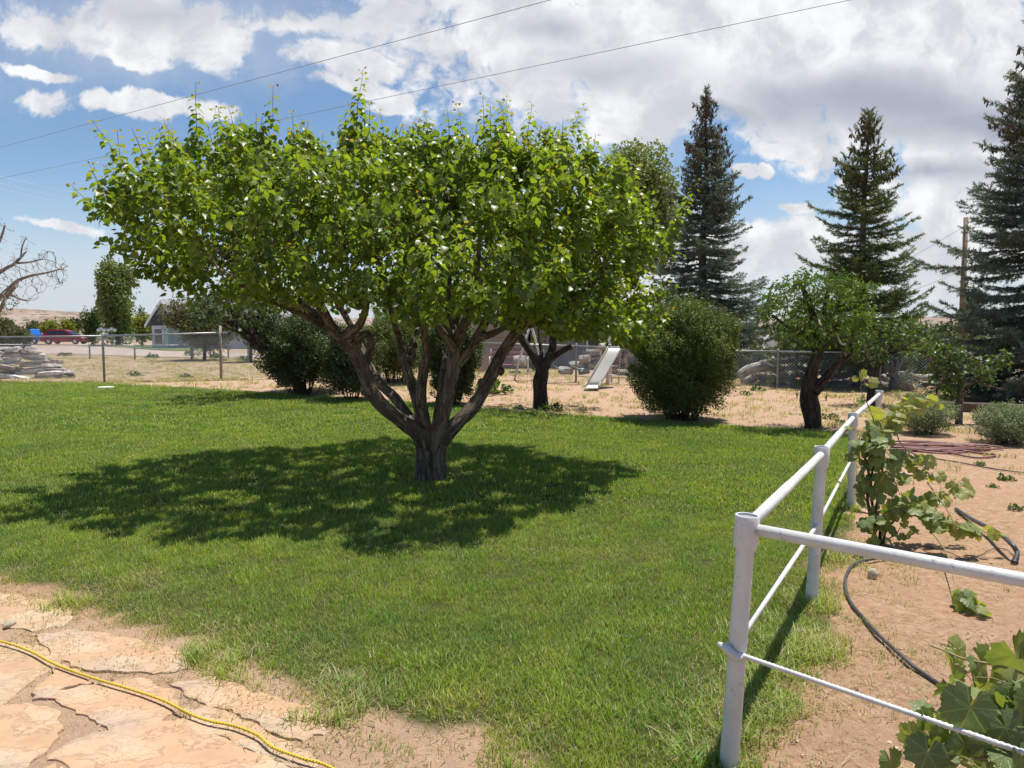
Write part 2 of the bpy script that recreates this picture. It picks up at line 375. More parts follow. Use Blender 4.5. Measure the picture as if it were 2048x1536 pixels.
# ------------------------------------------------------------ leaf templates
def T_(V, Fc): return np.array(V, float), np.array(Fc, int)
def heart():
    V = [(0, 0, 0), (0, .45, .0), (0, 1.08, -.22)]
    side = [(.26, -.10), (.5, .16), (.46, .52), (.2, .82)]
    V += [(x, y, .26*x-.18*y*y) for x, y in side]+[(-x, y, .26*x-.18*y*y) for x, y in side]
    Fc = []
    for b, fl in ((3, 0), (7, 1)):
        for t in ((0, b, b+1), (0, b+1, 1), (1, b+1, b+2), (1, b+2, b+3), (1, b+3, 2)): Fc.append(t[::-1] if fl else t)
    V = np.array(V); V[:, 1] += 0.25          # short leaf stalk
    V = np.vstack([V, [(-.012, 0, 0), (.012, 0, 0)]]); Fc += [(11, 12, 0)]
    return T_(V, Fc)
def lance():
    V = []; Fc = []
    ys = [0, .25, .55, .8, 1.0]; ws = [0.015, .11, .14, .085, 0]
    for y, w in zip(ys, ws): V += [(-w, y, .35*w-.35*y*y), (0, y, -.35*y*y), (w, y, .35*w-.35*y*y)]
    for i in range(4):
        a = i*3
        for q in (0, 1): Fc += [(a+q, a+q+1, a+q+4), (a+q, a+q+4, a+q+3)]
    return T_(V, Fc)
SIMPLE = T_([(0, 0, 0), (.33, .5, .09), (0, 1, -.08), (-.33, .5, .09)], [(0, 1, 2), (0, 2, 3)])
HEART = heart(); LANCE = lance()
def grape(nseg=44, rings=3, ser=0.07):
    th = np.linspace(-math.pi*0.93, math.pi*0.93, nseg)
    lob = 0.70+0.24*np.abs(np.cos(th*180/52/2*math.pi/180*2*1.0*1.0)) if False else None
    r = np.zeros(nseg)
    for i, a in enumerate(th):
        aa = abs(a); k = aa/R(52)
        r[i] = 0.80+0.16*abs(math.cos(math.pi*k))**0.9-0.08*(aa/math.pi)-(0.09 if abs(aa-R(26)) < R(7) else 0)
        r[i] += ser*(1 if i % 2 else -1)*0.6
        if aa > R(150): r[i] *= 0.75
    V = [(0, 0, 0)]; Fc = []
    for q in range(1, rings+1):
        f = q/rings
        for i, a in enumerate(th):
            rr = r[i]*f if q == rings else f*(0.75*r[i]+0.15)
            x, y = rr*math.sin(a), rr*math.cos(a)
            z = 0.018*math.cos(a*180/math.pi/52*2*math.pi)*f-0.22*rr*rr+0.03*math.sin(3*a+2)*f
            V.append((x, y, z))
    for i in range(nseg-1): Fc.append((0, 2+i, 1+i))
    for q in range(rings-1):
        b = 1+q*nseg
        for i in range(nseg-1): Fc += [(b+i, b+i+1, b+nseg+i+1), (b+i, b+nseg+i+1, b+nseg+i)]
    V = np.array(V)*0.58
    return T_(V, [t[::-1] for t in Fc])
GRAPE = grape(); GRAPE_V = [GRAPE]+[(GRAPE[0]*np.array([1, 1, k1])+np.stack([GRAPE[0][:, 0]*0, GRAPE[0][:, 0]*0, k2*np.abs(GRAPE[0][:, 0])-k3*GRAPE[0][:, 1]**2], -1), GRAPE[1]) for k1, k2, k3 in ((1.6, .35, .2), (-.8, -.3, .5), (1.0, .6, -.25))]; GRAPE_S = grape(22, 1, 0.05)
# the leaf stalk meets the blade at the origin
# ------------------------------------------------------------ branching by space colonisation
def grow(nodes, parent, att, step=0.14, infl=1.2, kill=0.22, it=90):
    P = [np.array(p, float) for p in nodes]; par = list(parent)
    att = np.array(att, float); best = np.full(len(att), 1e9); bi = np.zeros(len(att), int)
    def upd(i0):
        nonlocal best, bi
        new = np.array(P[i0:])
        if len(new) == 0 or len(att) == 0: return
        d = np.linalg.norm(att[:, None]-new[None], axis=2); j = d.argmin(1); dm = d[np.arange(len(att)), j]
        c = dm < best; best[c] = dm[c]; bi[c] = j[c]+i0
    upd(0)
    for _ in range(it):
        act = best < infl
        if not act.any(): break
        idx = bi[act]; vec = att[act]-np.array(P)[idx]; vec /= np.linalg.norm(vec, axis=1)[:, None]+1e-9
        i0 = len(P); acc = {}
        for k, v in zip(idx, vec): acc[k] = acc.get(k, 0)+v
        for k, v in acc.items():
            l = np.linalg.norm(v)
            if l < 1e-3: continue
            d = v/l+rng.normal(size=3)*0.22; d /= np.linalg.norm(d)
            P.append(P[k]+d*step); par.append(k)
        if len(P) == i0: break
        upd(i0)
        keep = best > kill; att = att[keep]; best = best[keep]; bi = bi[keep]
        if len(att) == 0: break
    return np.array(P), np.array(par)
def skeleton(P, par, n0, tip=0.003, ex=2.4, cap=0.05):
    N = len(P); r = np.zeros(N); ch = [[] for _ in range(N)]
    for i in range(n0, N):
        ch[par[i]].append(i)
    acc = np.zeros(N); depth = np.zeros(N, int)
    for i in range(N-1, n0-1, -1):
        r[i] = max(tip, acc[i]**(1/ex)) if acc[i] > 0 else tip
        p = par[i]
        acc[p] += r[i]**ex+1e-9
        depth[p] = max(depth[p], depth[i]+1)
    return np.minimum(r, cap), ch, depth
def branch_tubes(G, P, par, n0, r, ch, seg=5, minr=0.0, mi=0):
    for i in range(n0, len(P)):
        p = par[i]
        if p >= n0 and max(ch[p], key=lambda c: r[c]) == i: continue    # continues the path of its parent
        path = [p, i]; c = i
        while ch[c]:
            c = max(ch[c], key=lambda q: r[q]); path.append(c)
        rad = [r[path[1]]]+[r[q] for q in path[1:]]
        if rad[0] < minr: continue
        G.tube(P[path], rad, seg if rad[0] > .008 else 3, mi, cap=False, seed=i % 13)
def limb_nodes(limbs, step=0.14, tail=0.55):
    """limbs: list of (pts, radii) arrays; only their upper part sprouts"""
    nodes = []; par = []
    for pts, rad in limbs:
        n = len(pts)
        for k in range(n):
            if k/n >= tail: nodes.append(pts[k]); par.append(-1)
    return nodes, par
def leaves_on(P, par, n0, depth, per, tmpl, size, maxd=4, spread=0.07, out_c=None, droop=0.5, face=0.8, young=0.12, r=rng):
    idx = np.array([i for i in range(n0, len(P)) if depth[i] <= maxd])
    idx = np.repeat(idx, per)
    N = len(idx)
    d = P[idx]-P[par[idx]]; d /= np.linalg.norm(d, axis=1)[:, None]+1e-9
    t = r.random(N)[:, None]
    pos = P[par[idx]]+(P[idx]-P[par[idx]])*t+r.normal(size=(N, 3))*spread
    fw = rdir(N, r)*0.9+d*0.35+np.array([0, 0, -droop])
    if out_c is not None:
        o = pos-out_c; o /= np.linalg.norm(o, axis=1)[:, None]+1e-9; fw += o*0.45
    nr = rdir(N, r)*0.75+np.array([0, 0, face])
    s = size*r.uniform(0.65, 1.2, N)
    tint = np.clip(r.beta(2, 2.2, N)*0.62+ (depth[idx] == 0)*young*r.random(N), 0, 0.8)
    return axes(fw, nr, s), pos, tint
def px_limb(spec, Y0, n=5):
    """spec: list of (px,py,r_px,depth offset) -> 3D polyline and radii"""
    pts = [np.array(at(a, b, Y0+dd)) for a, b, r_, dd in spec]; rad = [r_*(Y0+dd)/F for a, b, r_, dd in spec]
    P = catmull(pts, n); t = np.linspace(0, len(spec)-1, len(P)); rr = np.interp(t, np.arange(len(spec)), rad)
    return P, rr
# ------------------------------------------------------------ ground, lawn
def pxpoly(pts): return np.array([tuple(atg(a, b))[:2] for a, b in pts])
LAWN_PX = [(-260, 1120), (-120, 1150), (0, 1172), (70, 1182), (130, 1205), (165, 1240), (240, 1268), (330, 1285), (372, 1300), (385, 1322), (430, 1338), (520, 1346), (590, 1378), (640, 1405), (700, 1440), (790, 1462), (900, 1485), (950, 1530), (1000, 1640),
           (1250, 1900), (1440, 1720), (1520, 1536), (1560, 1450), (1615, 1400), (1670, 1330), (1700, 1262), (1668, 1215), (1672, 1150), (1690, 1080), (1700, 1010), (1702, 940), (1712, 900), (1708, 868),
           (1620, 861), (1400, 849), (1200, 834), (1000, 819), (800, 803), (560, 788), (350, 775), (200, 767), (60, 766), (-300, 765)]
LAWN = pxpoly(LAWN_PX)
def inside(poly, x, y):
    x = np.asarray(x); y = np.asarray(y); c = np.zeros(x.shape, bool); n = len(poly)
    for i in range(n):
        x0, y0 = poly[i]; x1, y1 = poly[(i+1) % n]
        if y0 == y1: continue
        c ^= ((y0 > y) != (y1 > y)) & (x < (x1-x0)*(y-y0)/(y1-y0)+x0)
    return c
def edist(poly, x, y, lo=0, hi=None):
    d = np.full(np.shape(x), 1e9); n = len(poly); hi = n if hi is None else hi
    for i in range(lo, hi):
        a = poly[i]; b = poly[(i+1) % n]; ab = b-a
        t = np.clip(((x-a[0])*ab[0]+(y-a[1])*ab[1])/(ab@ab+1e-12), 0, 1)
        d = np.minimum(d, np.hypot(x-a[0]-t*ab[0], y-a[1]-t*ab[1]))
    return d
def vnoise(x, y, s, seed=0):
    x = np.asarray(x)/s; y = np.asarray(y)/s; xi = np.floor(x).astype(int); yi = np.floor(y).astype(int); fx = x-xi; fy = y-yi
    fx = fx*fx*(3-2*fx); fy = fy*fy*(3-2*fy)
    def h(a, b): v = np.sin(a*127.1+b*311.7+seed*74.7)*43758.5453; return v-np.floor(v)
    return (h(xi, yi)*(1-fx)+h(xi+1, yi)*fx)*(1-fy)+(h(xi, yi+1)*(1-fx)+h(xi+1, yi+1)*fx)*fy
def axis_steps(segs):
    out = []
    for a, b, st in segs: out += list(np.arange(a, b-1e-6, st))
    out.append(segs[-1][1]); return np.array(out)
def make_ground():
    xs = axis_steps([(-3000, -600, 600), (-600, -100, 100), (-100, -30, 10), (-30, -12, .5), (-12, -4, .15), (-4, 5, .045), (5, 14, .15), (14, 30, 1), (30, 100, 10), (100, 600, 100), (600, 3000, 600)])
    ys = axis_steps([(-300, -20, 70), (-20, 0, 4), (0, 1.5, .3), (1.5, 6.5, .045), (6.5, 12, .1), (12, 26, .25), (26, 60, 1), (60, 200, 10), (200, 1000, 100), (1000, 4000, 500)])
    X, Y = np.meshgrid(xs, ys); Z = gh(X, Y)
    ins = inside(LAWN, X, Y); d = edist(LAWN, X, Y)
    sd = np.where(ins, d, -d)+(vnoise(X, Y, .35, 3)-.5)*.22+(vnoise(X, Y, .11, 5)-.5)*.12
    mask = np.clip((sd-np.where(Y < 5.6, .14, 0))/0.07+.5, 0, 1)
    near = np.clip(1-Y/14, 0, 1)*(Y > 0)
    rough = (vnoise(X, Y, .28, 1)-.5)*.022+(vnoise(X, Y, .11, 2)-.5)*.016+(vnoise(X, Y, .05, 9)-.5)*.008
    patio = (X < 0.2) & (Y < 4.6)
    Z = Z+rough*near*(1-mask)*np.where(patio, .35, 1.0)+mask*0.012*near
    V = np.stack([X, Y, Z], -1).reshape(-1, 3); nx = len(xs); ny = len(ys)
    i = (np.arange(ny-1)[:, None]*nx+np.arange(nx-1)[None]).ravel()
    T = np.concatenate([np.stack([i, i+1, i+nx+1], -1), np.stack([i, i+nx+1, i+nx], -1)])
    G = Geo(); G.add(V, T, 0, mask.ravel())
    m, g = newmat('ground')
    pos = g.n('ShaderNodeNewGeometry').outputs['Position']; sp = g.n('ShaderNodeSeparateXYZ', pos)
    lawn = attr(g, 'tint')
    n1 = g.noise(pos, 1.3, 6, 0.6); n2 = g.noise(pos, 14, 8, 0.7); n3 = g.noise(pos, 60, 6, 0.7); n4 = g.noise(pos, 0.35, 4)
    dirt = g.ramp(n2, (0.3, (0.39, 0.21, 0.12)), (0.5, (0.54, 0.335, 0.21)), (0.7, (0.68, 0.48, 0.325)))
    dirt = g.mix(g.mr(n1, 0.35, 0.68, 0, 0.55), dirt, (0.49, 0.305, 0.19))
    dirt = g.mix(g.mr(n3, 0.60, 0.72, 0, 0.5), dirt, (0.60, 0.45, 0.30))
    dirt = g.mix(g.mr(n3, 0.30, 0.42, 0.75, 0.0), dirt, (0.17, 0.095, 0.06))
    # beyond the lawn the soil is paler and strewn with straw
    straw = g.ramp(g.noise(pos, 7, 8, 0.75), (0.3, (0.35, 0.22, 0.14)), (0.55, (0.50, 0.35, 0.24)), (0.75, (0.60, 0.47, 0.34)))
    far = g.mr(g.m('ADD', sp.outputs[1], g.m('MULTIPLY', n1, 3)), 7.0, 15.0, 0, 0.75)
    dirt = g.mix(far, dirt, straw)
    fld = g.ramp(g.noise(pos, 1.6, 8, 0.75), (0.32, (0.21, 0.17, 0.095)), (0.5, (0.40, 0.285, 0.195)), (0.7, (0.50, 0.38, 0.275)))
    dirt = g.mix(g.mr(g.m('ADD', sp.outputs[1], g.m('MULTIPLY', n4, 6)), 25, 31, 0, 1), dirt, fld)
    green = g.ramp(g.noise(pos, 0.05, 5), (0.4, (0.10, 0.13, 0.045)), (0.6, (0.21, 0.19, 0.09)))
    dirt = g.mix(g.mr(sp.outputs[1], 90, 130), dirt, green)
    soil = g.ramp(n2, (0.35, (0.055, 0.075, 0.018)), (0.65, (0.13, 0.13, 0.042)))
    pat = g.m('MULTIPLY', g.mr(sp.outputs[0], 0.6, -0.2), g.mr(sp.outputs[1], 4.8, 4.0))
    dirt = g.mix(g.m('MULTIPLY', pat, 0.5), dirt, (0.66, 0.46, 0.31))
    c = g.mix(lawn, dirt, soil)
    h = g.m('ADD', g.m('MULTIPLY', n2, 1.0), g.m('ADD', g.m('MULTIPLY', n3, 0.5), g.m('MULTIPLY', g.noise(pos, 180, 4, .7), .2)))
    outm(g, princ(g, c, 0.95, 0.15, normal=bump(g, h, 1.0, 0.045)))
    tag(G.build('ground', m), kind='structure')
make_ground()
def sheet(name, poly, z, mat, follow=False):
    G = Geo(); from mathutils.geometry import tessellate_polygon
    V = [(x, y, z+(float(gh(x, y)) if follow else 0)) for x, y in poly]
    T = [t for t in tessellate_polygon([[Vector((x, y, 0)) for x, y in poly]])]
    T = [t if np.cross(np.array(V[t[1]])-V[t[0]], np.array(V[t[2]])-V[t[0]])[2] > 0 else t[::-1] for t in T]
    G.add(V, T); return tag(G.build(name, mat), kind='structure')
M['gravel'] = simple('gravel', (0.37, 0.295, 0.25), 0.9, var=0.3, scale=1.5)
M['far_lawn'] = simple('far_lawn', (0.10, 0.155, 0.04), 0.9, var=0.35, scale=.5)
M['field_green'] = simple('field_green', (0.13, 0.16, 0.05), 0.9, var=0.3, scale=.05)
sheet('driveway', pxpoly([(-400, 701), (60, 697), (90, 695), (200, 692), (330, 703), (420, 706), (620, 711), (760, 712), (760, 716), (520, 717), (330, 715), (150, 709), (60, 708), (-400, 716)]), .03, M['gravel'])
sheet('neighbour_lawn', pxpoly([(175, 691), (215, 690.6), (330, 690.6), (430, 693), (430, 702), (330, 701), (210, 693.6)]), .045, M['far_lawn'])
sheet('pasture', pxpoly([(-100, 673), (260, 673), (900, 672), (900, 676), (260, 678), (140, 677), (-100, 677)]), .06, M['field_green'])
# ------------------------------------------------------------ hills on the horizon
def hills():
    m, g = newmat('hill_soil'); pos = g.n('ShaderNodeNewGeometry').outputs['Position']
    n = g.noise(pos, 0.012, 7, 0.65); c = g.ramp(n, (0.35, (0.22, 0.16, 0.125)), (0.6, (0.33, 0.255, 0.205)), (0.75, (0.42, 0.34, 0.275)))
    vor = g.n('ShaderNodeTexVoronoi', pos); vor.inputs['Scale'].default_value = 0.05; vor.inputs['Randomness'].default_value = 1
    d = g.mr(vor.outputs['Distance'], 0.30, 0.42, 0.95, 0.0)
    d = g.m('MULTIPLY', d, g.mr(g.noise(pos, 0.006, 4), 0.36, 0.46))
    c = g.mix(d, c, (0.105, 0.115, 0.085)); outm(g, princ(g, c, 0.95, 0.1))
    r = np.random.default_rng(3)
    xs = np.linspace(-2600, 2600, 260); ts = np.linspace(0, 1, 22)
    # skyline as heights in metres: mesa to the left, low bench to the right
    xk = np.array([-2600, -1900, -1500, -1290, -1180, -1100, -1000, -900, -600, 0, 700, 1250, 1500, 2600]); hk = np.array([40, 50, 51, 49, 50, 46, 42, 34, 24, 24, 26, 31, 30, 34])
    top = np.interp(xs, xk, hk)+vnoise(xs, xs*0, 60, 2)*4+vnoise(xs, xs*0, 17, 4)*2
    V = []; 
    for i, t in enumerate(ts):
        y = 1480+t*420; prof = min(1, (t/0.55))**0.8
        z = top*prof*(1 if t < .56 else 1-.15*(t-.56))
        ridge = (vnoise(xs, xs*0+t*120, 90, 7)-.5)*70*math.sin(math.pi*min(1, t/.6))*(1 if t < .6 else 0)
        V.append(np.stack([xs*(1+.0*t), y+ridge, z-2+(vnoise(xs, xs*0+t*300, 40, 8)-.5)*9*math.sin(math.pi*min(1, t/.6))], -1))
    V = np.array(V); ny, nx = V.shape[:2]; V = V.reshape(-1, 3)
    i = (np.arange(ny-1)[:, None]*nx+np.arange(nx-1)[None]).ravel()
    T = np.concatenate([np.stack([i, i+1, i+nx+1], -1), np.stack([i, i+nx+1, i+nx], -1)])
    G = Geo(); G.add(V, T); tag(G.build('hills', m), kind='structure')
hills()
# ------------------------------------------------------------ scattered stuff
def scatter(name, pts, rz, scl, idx, variants, tilt=None):
    me = bpy.data.meshes.new(name); me.vertices.add(len(pts)); me.vertices.foreach_set('co', np.asarray(pts, np.float32).ravel())
    rot = np.zeros((len(pts), 3), np.float32); rot[:, 2] = rz
    if tilt is not None: rot[:, 0] = tilt
    a = me.attributes.new('rot', 'FLOAT_VECTOR', 'POINT'); a.data.foreach_set('vector', rot.ravel())
    a = me.attributes.new('scl', 'FLOAT', 'POINT'); a.data.foreach_set('value', np.asarray(scl, np.float32))
    a = me.attributes.new('idx', 'INT', 'POINT'); a.data.foreach_set('value', np.asarray(idx, np.int32))
    o = bpy.data.objects.new(name, me); COL.objects.link(o); tag(o, kind='stuff')
    src = bpy.data.collections.new(name+'_source')
    for k, v in enumerate(variants):
        COL.objects.unlink(v); v.name = '%s_%02d' % (name, k); src.objects.link(v)
    ng = bpy.data.node_groups.new(name, 'GeometryNodeTree')
    ng.interface.new_socket('Geometry', in_out='INPUT', socket_type='NodeSocketGeometry')
    ng.interface.new_socket('Geometry', in_out='OUTPUT', socket_type='NodeSocketGeometry')
    N = ng.nodes; L = ng.links
    gi = N.new('NodeGroupInput'); go = N.new('NodeGroupOutput'); ci = N.new('GeometryNodeCollectionInfo')
    ci.inputs['Collection'].default_value = src; ci.inputs['Separate Children'].default_value = True
    ip = N.new('GeometryNodeInstanceOnPoints'); ip.inputs['Pick Instance'].default_value = True
    def na(nm, t):
        a = N.new('GeometryNodeInputNamedAttribute'); a.data_type = t; a.inputs['Name'].default_value = nm; return a.outputs['Attribute']
    L.new(gi.outputs[0], ip.inputs['Points']); L.new(ci.outputs[0], ip.inputs['Instance'])
    L.new(na('idx', 'INT'), ip.inputs['Instance Index']); L.new(na('scl', 'FLOAT'), ip.inputs['Scale'])
    e2r = N.new('FunctionNodeEulerToRotation'); L.new(na('rot', 'FLOAT_VECTOR'), e2r.inputs[0]); L.new(e2r.outputs[0], ip.inputs['Rotation'])
    L.new(ip.outputs[0], go.inputs[0])
    o.modifiers.new('scatter', 'NODES').node_group = ng
    return o
def grassmat():
    m, g = newmat('grass_blade'); t = attr(g, 'tint'); pos = g.n('ShaderNodeNewGeometry').outputs['Position']
    oi = g.n('ShaderNodeObjectInfo').outputs['Random']
    a = g.ramp(g.noise(pos, 0.55, 4, 0.6), (0.36, (0.125, 0.225, 0.045)), (0.47, (0.185, 0.28, 0.030)), (0.56, (0.30, 0.365, 0.034)), (0.66, (0.175, 0.28, 0.042)))
    b = g.ramp(g.noise(pos, 2.1, 4, 0.6), (0.40, (0.135, 0.265, 0.06)), (0.55, (0.235, 0.33, 0.035)), (0.68, (0.38, 0.40, 0.10)))
    c = g.mix(0.5, a, b)
    c = g.mix(g.mr(g.noise(pos, 1.1, 3, 0.5), 0.64, 0.72, 0, 0.75), c, (0.09, 0.21, 0.085))
    c = g.mix(g.mr(oi, 0.0, 1.0, 0.0, 0.5, False), c, (0.26, 0.285, 0.095))
    c = g.mix(g.mr(g.noise(pos, 0.8, 5, 0.65), 0.55, 0.72, 0, 0.45), c, (0.36, 0.34, 0.15))
    sat = g.mr(t, 0.0, 1.0, 0.75, 1.5, False)
    c = g.mix(1.0, c, g.n('ShaderNodeCombineColor', sat, sat, sat).outputs[0], 'MULTIPLY')
    dry = g.mr(t, 1.5, 1.6, 0, 1, False)
    c = g.mix(dry, c, g.ramp(oi, (0.0, (0.40, 0.31, 0.16)), (1.0, (0.52, 0.44, 0.26))))
    p = princ(g, c, 0.5, 0.35); tl = g.n('ShaderNodeBsdfTranslucent'); g.put(tl.inputs[0], g.mix(1.0, c, (1.35, 1.45, 0.6), 'MULTIPLY'))
    outm(g, g.n('ShaderNodeMixShader', 0.38, p.outputs[0], tl.outputs[0])); return m
M['grass'] = grassmat()
def tuft(nb, rad, h, w, dry, seed, lean=0.5, mat='grass'):
    r = np.random.default_rng(seed); G = Geo()
    a = r.uniform(0, 2*np.pi, nb); q = rad*np.sqrt(r.random(nb)); bx = q*np.cos(a); by = q*np.sin(a)
    hh = h*r.uniform(.55, 1.2, nb); ww = w*r.uniform(.7, 1.3, nb); az = r.uniform(0, 2*np.pi, nb); ln = lean*r.uniform(.2, 1.3, nb)
    dx = np.cos(az); dy = np.sin(az); px = -dy; py = dx
    isd = r.random(nb) < dry
    ti = np.where(isd, 2.0, r.random(nb))
    for i in range(nb):
        def P(f, o): return (bx[i]+dx[i]*hh[i]*ln[i]*f*f+px[i]*ww[i]*o, by[i]+dy[i]*hh[i]*ln[i]*f*f+py[i]*ww[i]*o, hh[i]*(f-.25*ln[i]*f*f)-.004)
        G.add([P(0, -.5), P(0, .5), P(.55, -.42), P(.55, .42), P(1, 0)], [(0, 1, 3), (0, 3, 2), (2, 3, 4)], 0, ti[i])
    return G.build('tuft', M[mat], smooth=False)
def make_grass():
    V = []
    for k in range(4): V.append(tuft(50, .075, .042, .0030, .05, 10+k))            # 0-3 near
    for k in range(3): V.append(tuft(26, .085, .036, .0030, .80, 20+k, 1.1))          # 4-6 dry near
    for k in range(3): V.append(tuft(44, .09, .058, .0036, .04, 30+k, .7))          # 7-9 long clumps
    for k in range(3): V.append(tuft(38, .13, .046, .0068, .08, 40+k))            # 10-12 middle
    for k in range(3): V.append(tuft(34, .22, .055, .014, .05, 50+k))            # 13-15 far
    V.append(tuft(34, .12, .04, .008, .6, 60, .9)); V.append(tuft(34, .13, .045, .008, .45, 61, .9))    # 16,17 dry middle
    r = np.random.default_rng(5); P = []; I = []; S = []
    for (y0, y1, dens, a, b) in ((1.2, 4.2, 420, 0, 4), (4.2, 6.6, 300, 0, 4), (6.6, 12, 115, 10, 13), (12, 25, 42, 13, 16)):
        xm = y1*.78+1.0; n = int(dens*(y1-y0)*2*xm); x = r.uniform(-xm, xm, n); y = r.uniform(y0, y1, n)
        k = (np.abs(x) < y*.76+.9); x = x[k]; y = y[k]
        d = edist(LAWN, x, y)+(vnoise(x, y, .5, 3)-.5)*.30+(vnoise(x, y, .16, 4)-.5)*.16
        ins = inside(LAWN, x, y); sd = np.where(ins, d, -np.abs(d))
        keep = (sd > np.where(y < 5.4, -.38, -0.05)) & (r.random(len(x)) < np.clip((sd+.10)/np.where(y < 5.4, .26, .14), .14, 1))
        x, y, sd = x[keep], y[keep], sd[keep]; n = len(x)
        i = r.integers(a, b, n)
        # a dry margin along the flagstones and the path under the rail, thin elsewhere
        wd = np.where((y < 5.2) & (x < 1.0), .62, np.where(y < 6, .55, .10))
        wet = vnoise(x, y, .8, 11)
        pd = np.clip(1-sd/wd, 0, 1)*.85+np.where(wet > .78, .25, 0)*(y < 9)+.03
        dry = (r.random(n) < pd) | ((sd < -.08) & (r.random(n) < .9))
        i = np.where(dry, (r.integers(4, 7, n) if a == 0 else r.integers(16, 18, n)), i)
        lg = (a == 0) & (r.random(n) < np.where(vnoise(x, y, .45, 21) > .70, .45, .04)*(sd > .05))
        i = np.where(lg & ~dry, r.integers(7, 10, n), i)
        P.append(np.stack([x, y, gh(x, y)+.004], -1)); I.append(i); S.append(r.uniform(.75, 1.25, n)*np.where(y < 3.4, 1.1, 1.0))
    P = np.concatenate(P); I = np.concatenate(I); S = np.concatenate(S)
    scatter('grass', P, r.uniform(0, 6.28, len(P)), S, I, V)
    # long grass that escapes the mower: round the posts and beneath the far fence
    P = []; 
    for (cx, cy, rad, n) in LONG_SPOTS:
        a = r.uniform(0, 6.28, n); q = rad*np.sqrt(r.random(n)); P.append(np.stack([cx+q*np.cos(a), cy+q*np.sin(a), np.zeros(n)], -1))
    xs = r.uniform(-17, -8, 190); ys = 22.9-.116*(xs+12.65)+r.normal(size=190)*.2; P.append(np.stack([xs, ys, gh(xs, ys)], -1))
    P = np.concatenate(P); n = len(P)
    scatter('long_grass', P, r.uniform(0, 6.28, n), np.where(P[:, 1] > 15, r.uniform(.6, 1.3, n), r.uniform(.8, 1.3, n)), r.integers(0, 3, n),
            [tuft(24, .07, .085, .0042, .28, 70+k, .95) for k in range(3)])
def make_litter():
    r = np.random.default_rng(9)
    # straw, stems and weeds on the bare ground
    def sticks(seed, n, L, w, dryc):
        G = Geo(); q = np.random.default_rng(seed)
        for _ in range(n):
            a = q.uniform(0, 6.28); x, y = q.normal(size=2)*.07; l = L*q.uniform(.4, 1.2); d = np.array([math.cos(a), math.sin(a), q.uniform(-.05, .25)]); p = np.array([-d[1], d[0], 0])*w
            o = np.array([x, y, .006]); e = o+d*l
            G.add([o-p, o+p, e+p*.5, e-p*.5], [(0, 1, 2), (0, 2, 3)], 0, 2.0)
        return G.build('straw', M['grass'], smooth=False)
    V = [sticks(100+k, 16, .06, .0016, 1) for k in range(3)]
    V += [tuft(9, .035, .035, .005, .1, 80+k, 1.2) for k in range(2)]     # 3,4 little green weeds
    V += [tuft(14, .10, .10, .010, .15, 90+k, .9) for k in range(2)]       # 5,6 larger weeds far
    V += [tuft(16, .16, .09, .013, .9, 95+k, 1.1) for k in range(2)]       # 7,8 straw tufts far
    P = []; I = []
    for (y0, y1, dens, kinds, pr) in ((1.2, 7, 34, [0, 1, 2, 3, 4], [.31, .31, .30, .04, .04]), (7, 13, 26, [0, 1, 2, 3, 7], [.27, .27, .26, .08, .12]), (12, 24, 10, [5, 6, 7, 8], [.10, .08, .42, .4]), (22, 46, 8, [5, 6, 7, 8], [.14, .12, .37, .37])):
        xm = y1*.76+1; n = int(dens*(y1-y0)*2*xm); x = r.uniform(-xm, xm, n); y = r.uniform(y0, y1, n)
        k = (np.abs(x) < y*.76+1) & ~inside(LAWN, x, y)
        if y0 < 7: k &= ~((x < .2) & (y < 4.4) & (r.random(n) < .85)) 
        if y1 > 40: k &= (y > 23) & (x < 2)
        k &= r.random(n) < .25+.9*vnoise(x, y, 1.2, 31)
        x = x[k]; y = y[k]; P.append(np.stack([x, y, gh(x, y)+.004], -1)); I.append(r.choice(kinds, len(x), p=pr))
    P = np.concatenate(P); I = np.concatenate(I)
    scatter('straw_litter', P, r.uniform(0, 6.28, len(P)), r.uniform(.6, 1.3, len(P)), I, V)
    # clods and chips of stone
    V = []
    mats = [simple('clod', (0.30, 0.18, 0.11), .95, var=.3, scale=30), simple('chip', (0.56, 0.42, 0.30), .9, var=.2, scale=30)]
    for k in range(6):
        q = np.random.default_rng(200+k); pts = rdir(14, q)*np.array([1, .75, .38 if k > 2 else .6])*.5*q.uniform(.75, 1.1, (14, 1)); vv, tt = bmesh_hull(pts)
        G = Geo(); G.add(vv, tt); V.append(G.build('clod', mats[0 if k < 3 else 1], smooth=False))
    P = []; 
    for (y0, y1, dens) in ((1.2, 4, 260), (4, 8, 110), (8, 18, 14)):
        xm = y1*.76+1; n = int(dens*(y1-y0)*2*xm); x = r.uniform(-xm, xm, n); y = r.uniform(y0, y1, n)
        k = (np.abs(x) < y*.76+1) & ~inside(LAWN, x, y) & (r.random(n) < .2+vnoise(x, y, .5, 41)); x = x[k]; y = y[k]; P.append(np.stack([x, y, gh(x, y)+.002], -1))
    P = np.concatenate(P); n = len(P); s = np.exp(r.normal(size=n)*.55)*.0085*np.where(P[:, 1] > 8, 2, 1); s = np.minimum(s, .035)
    scatter('pebbles', P, r.uniform(0, 6.28, n), s, r.choice(6, n, p=[.28, .25, .2, .1, .09, .08]), V)
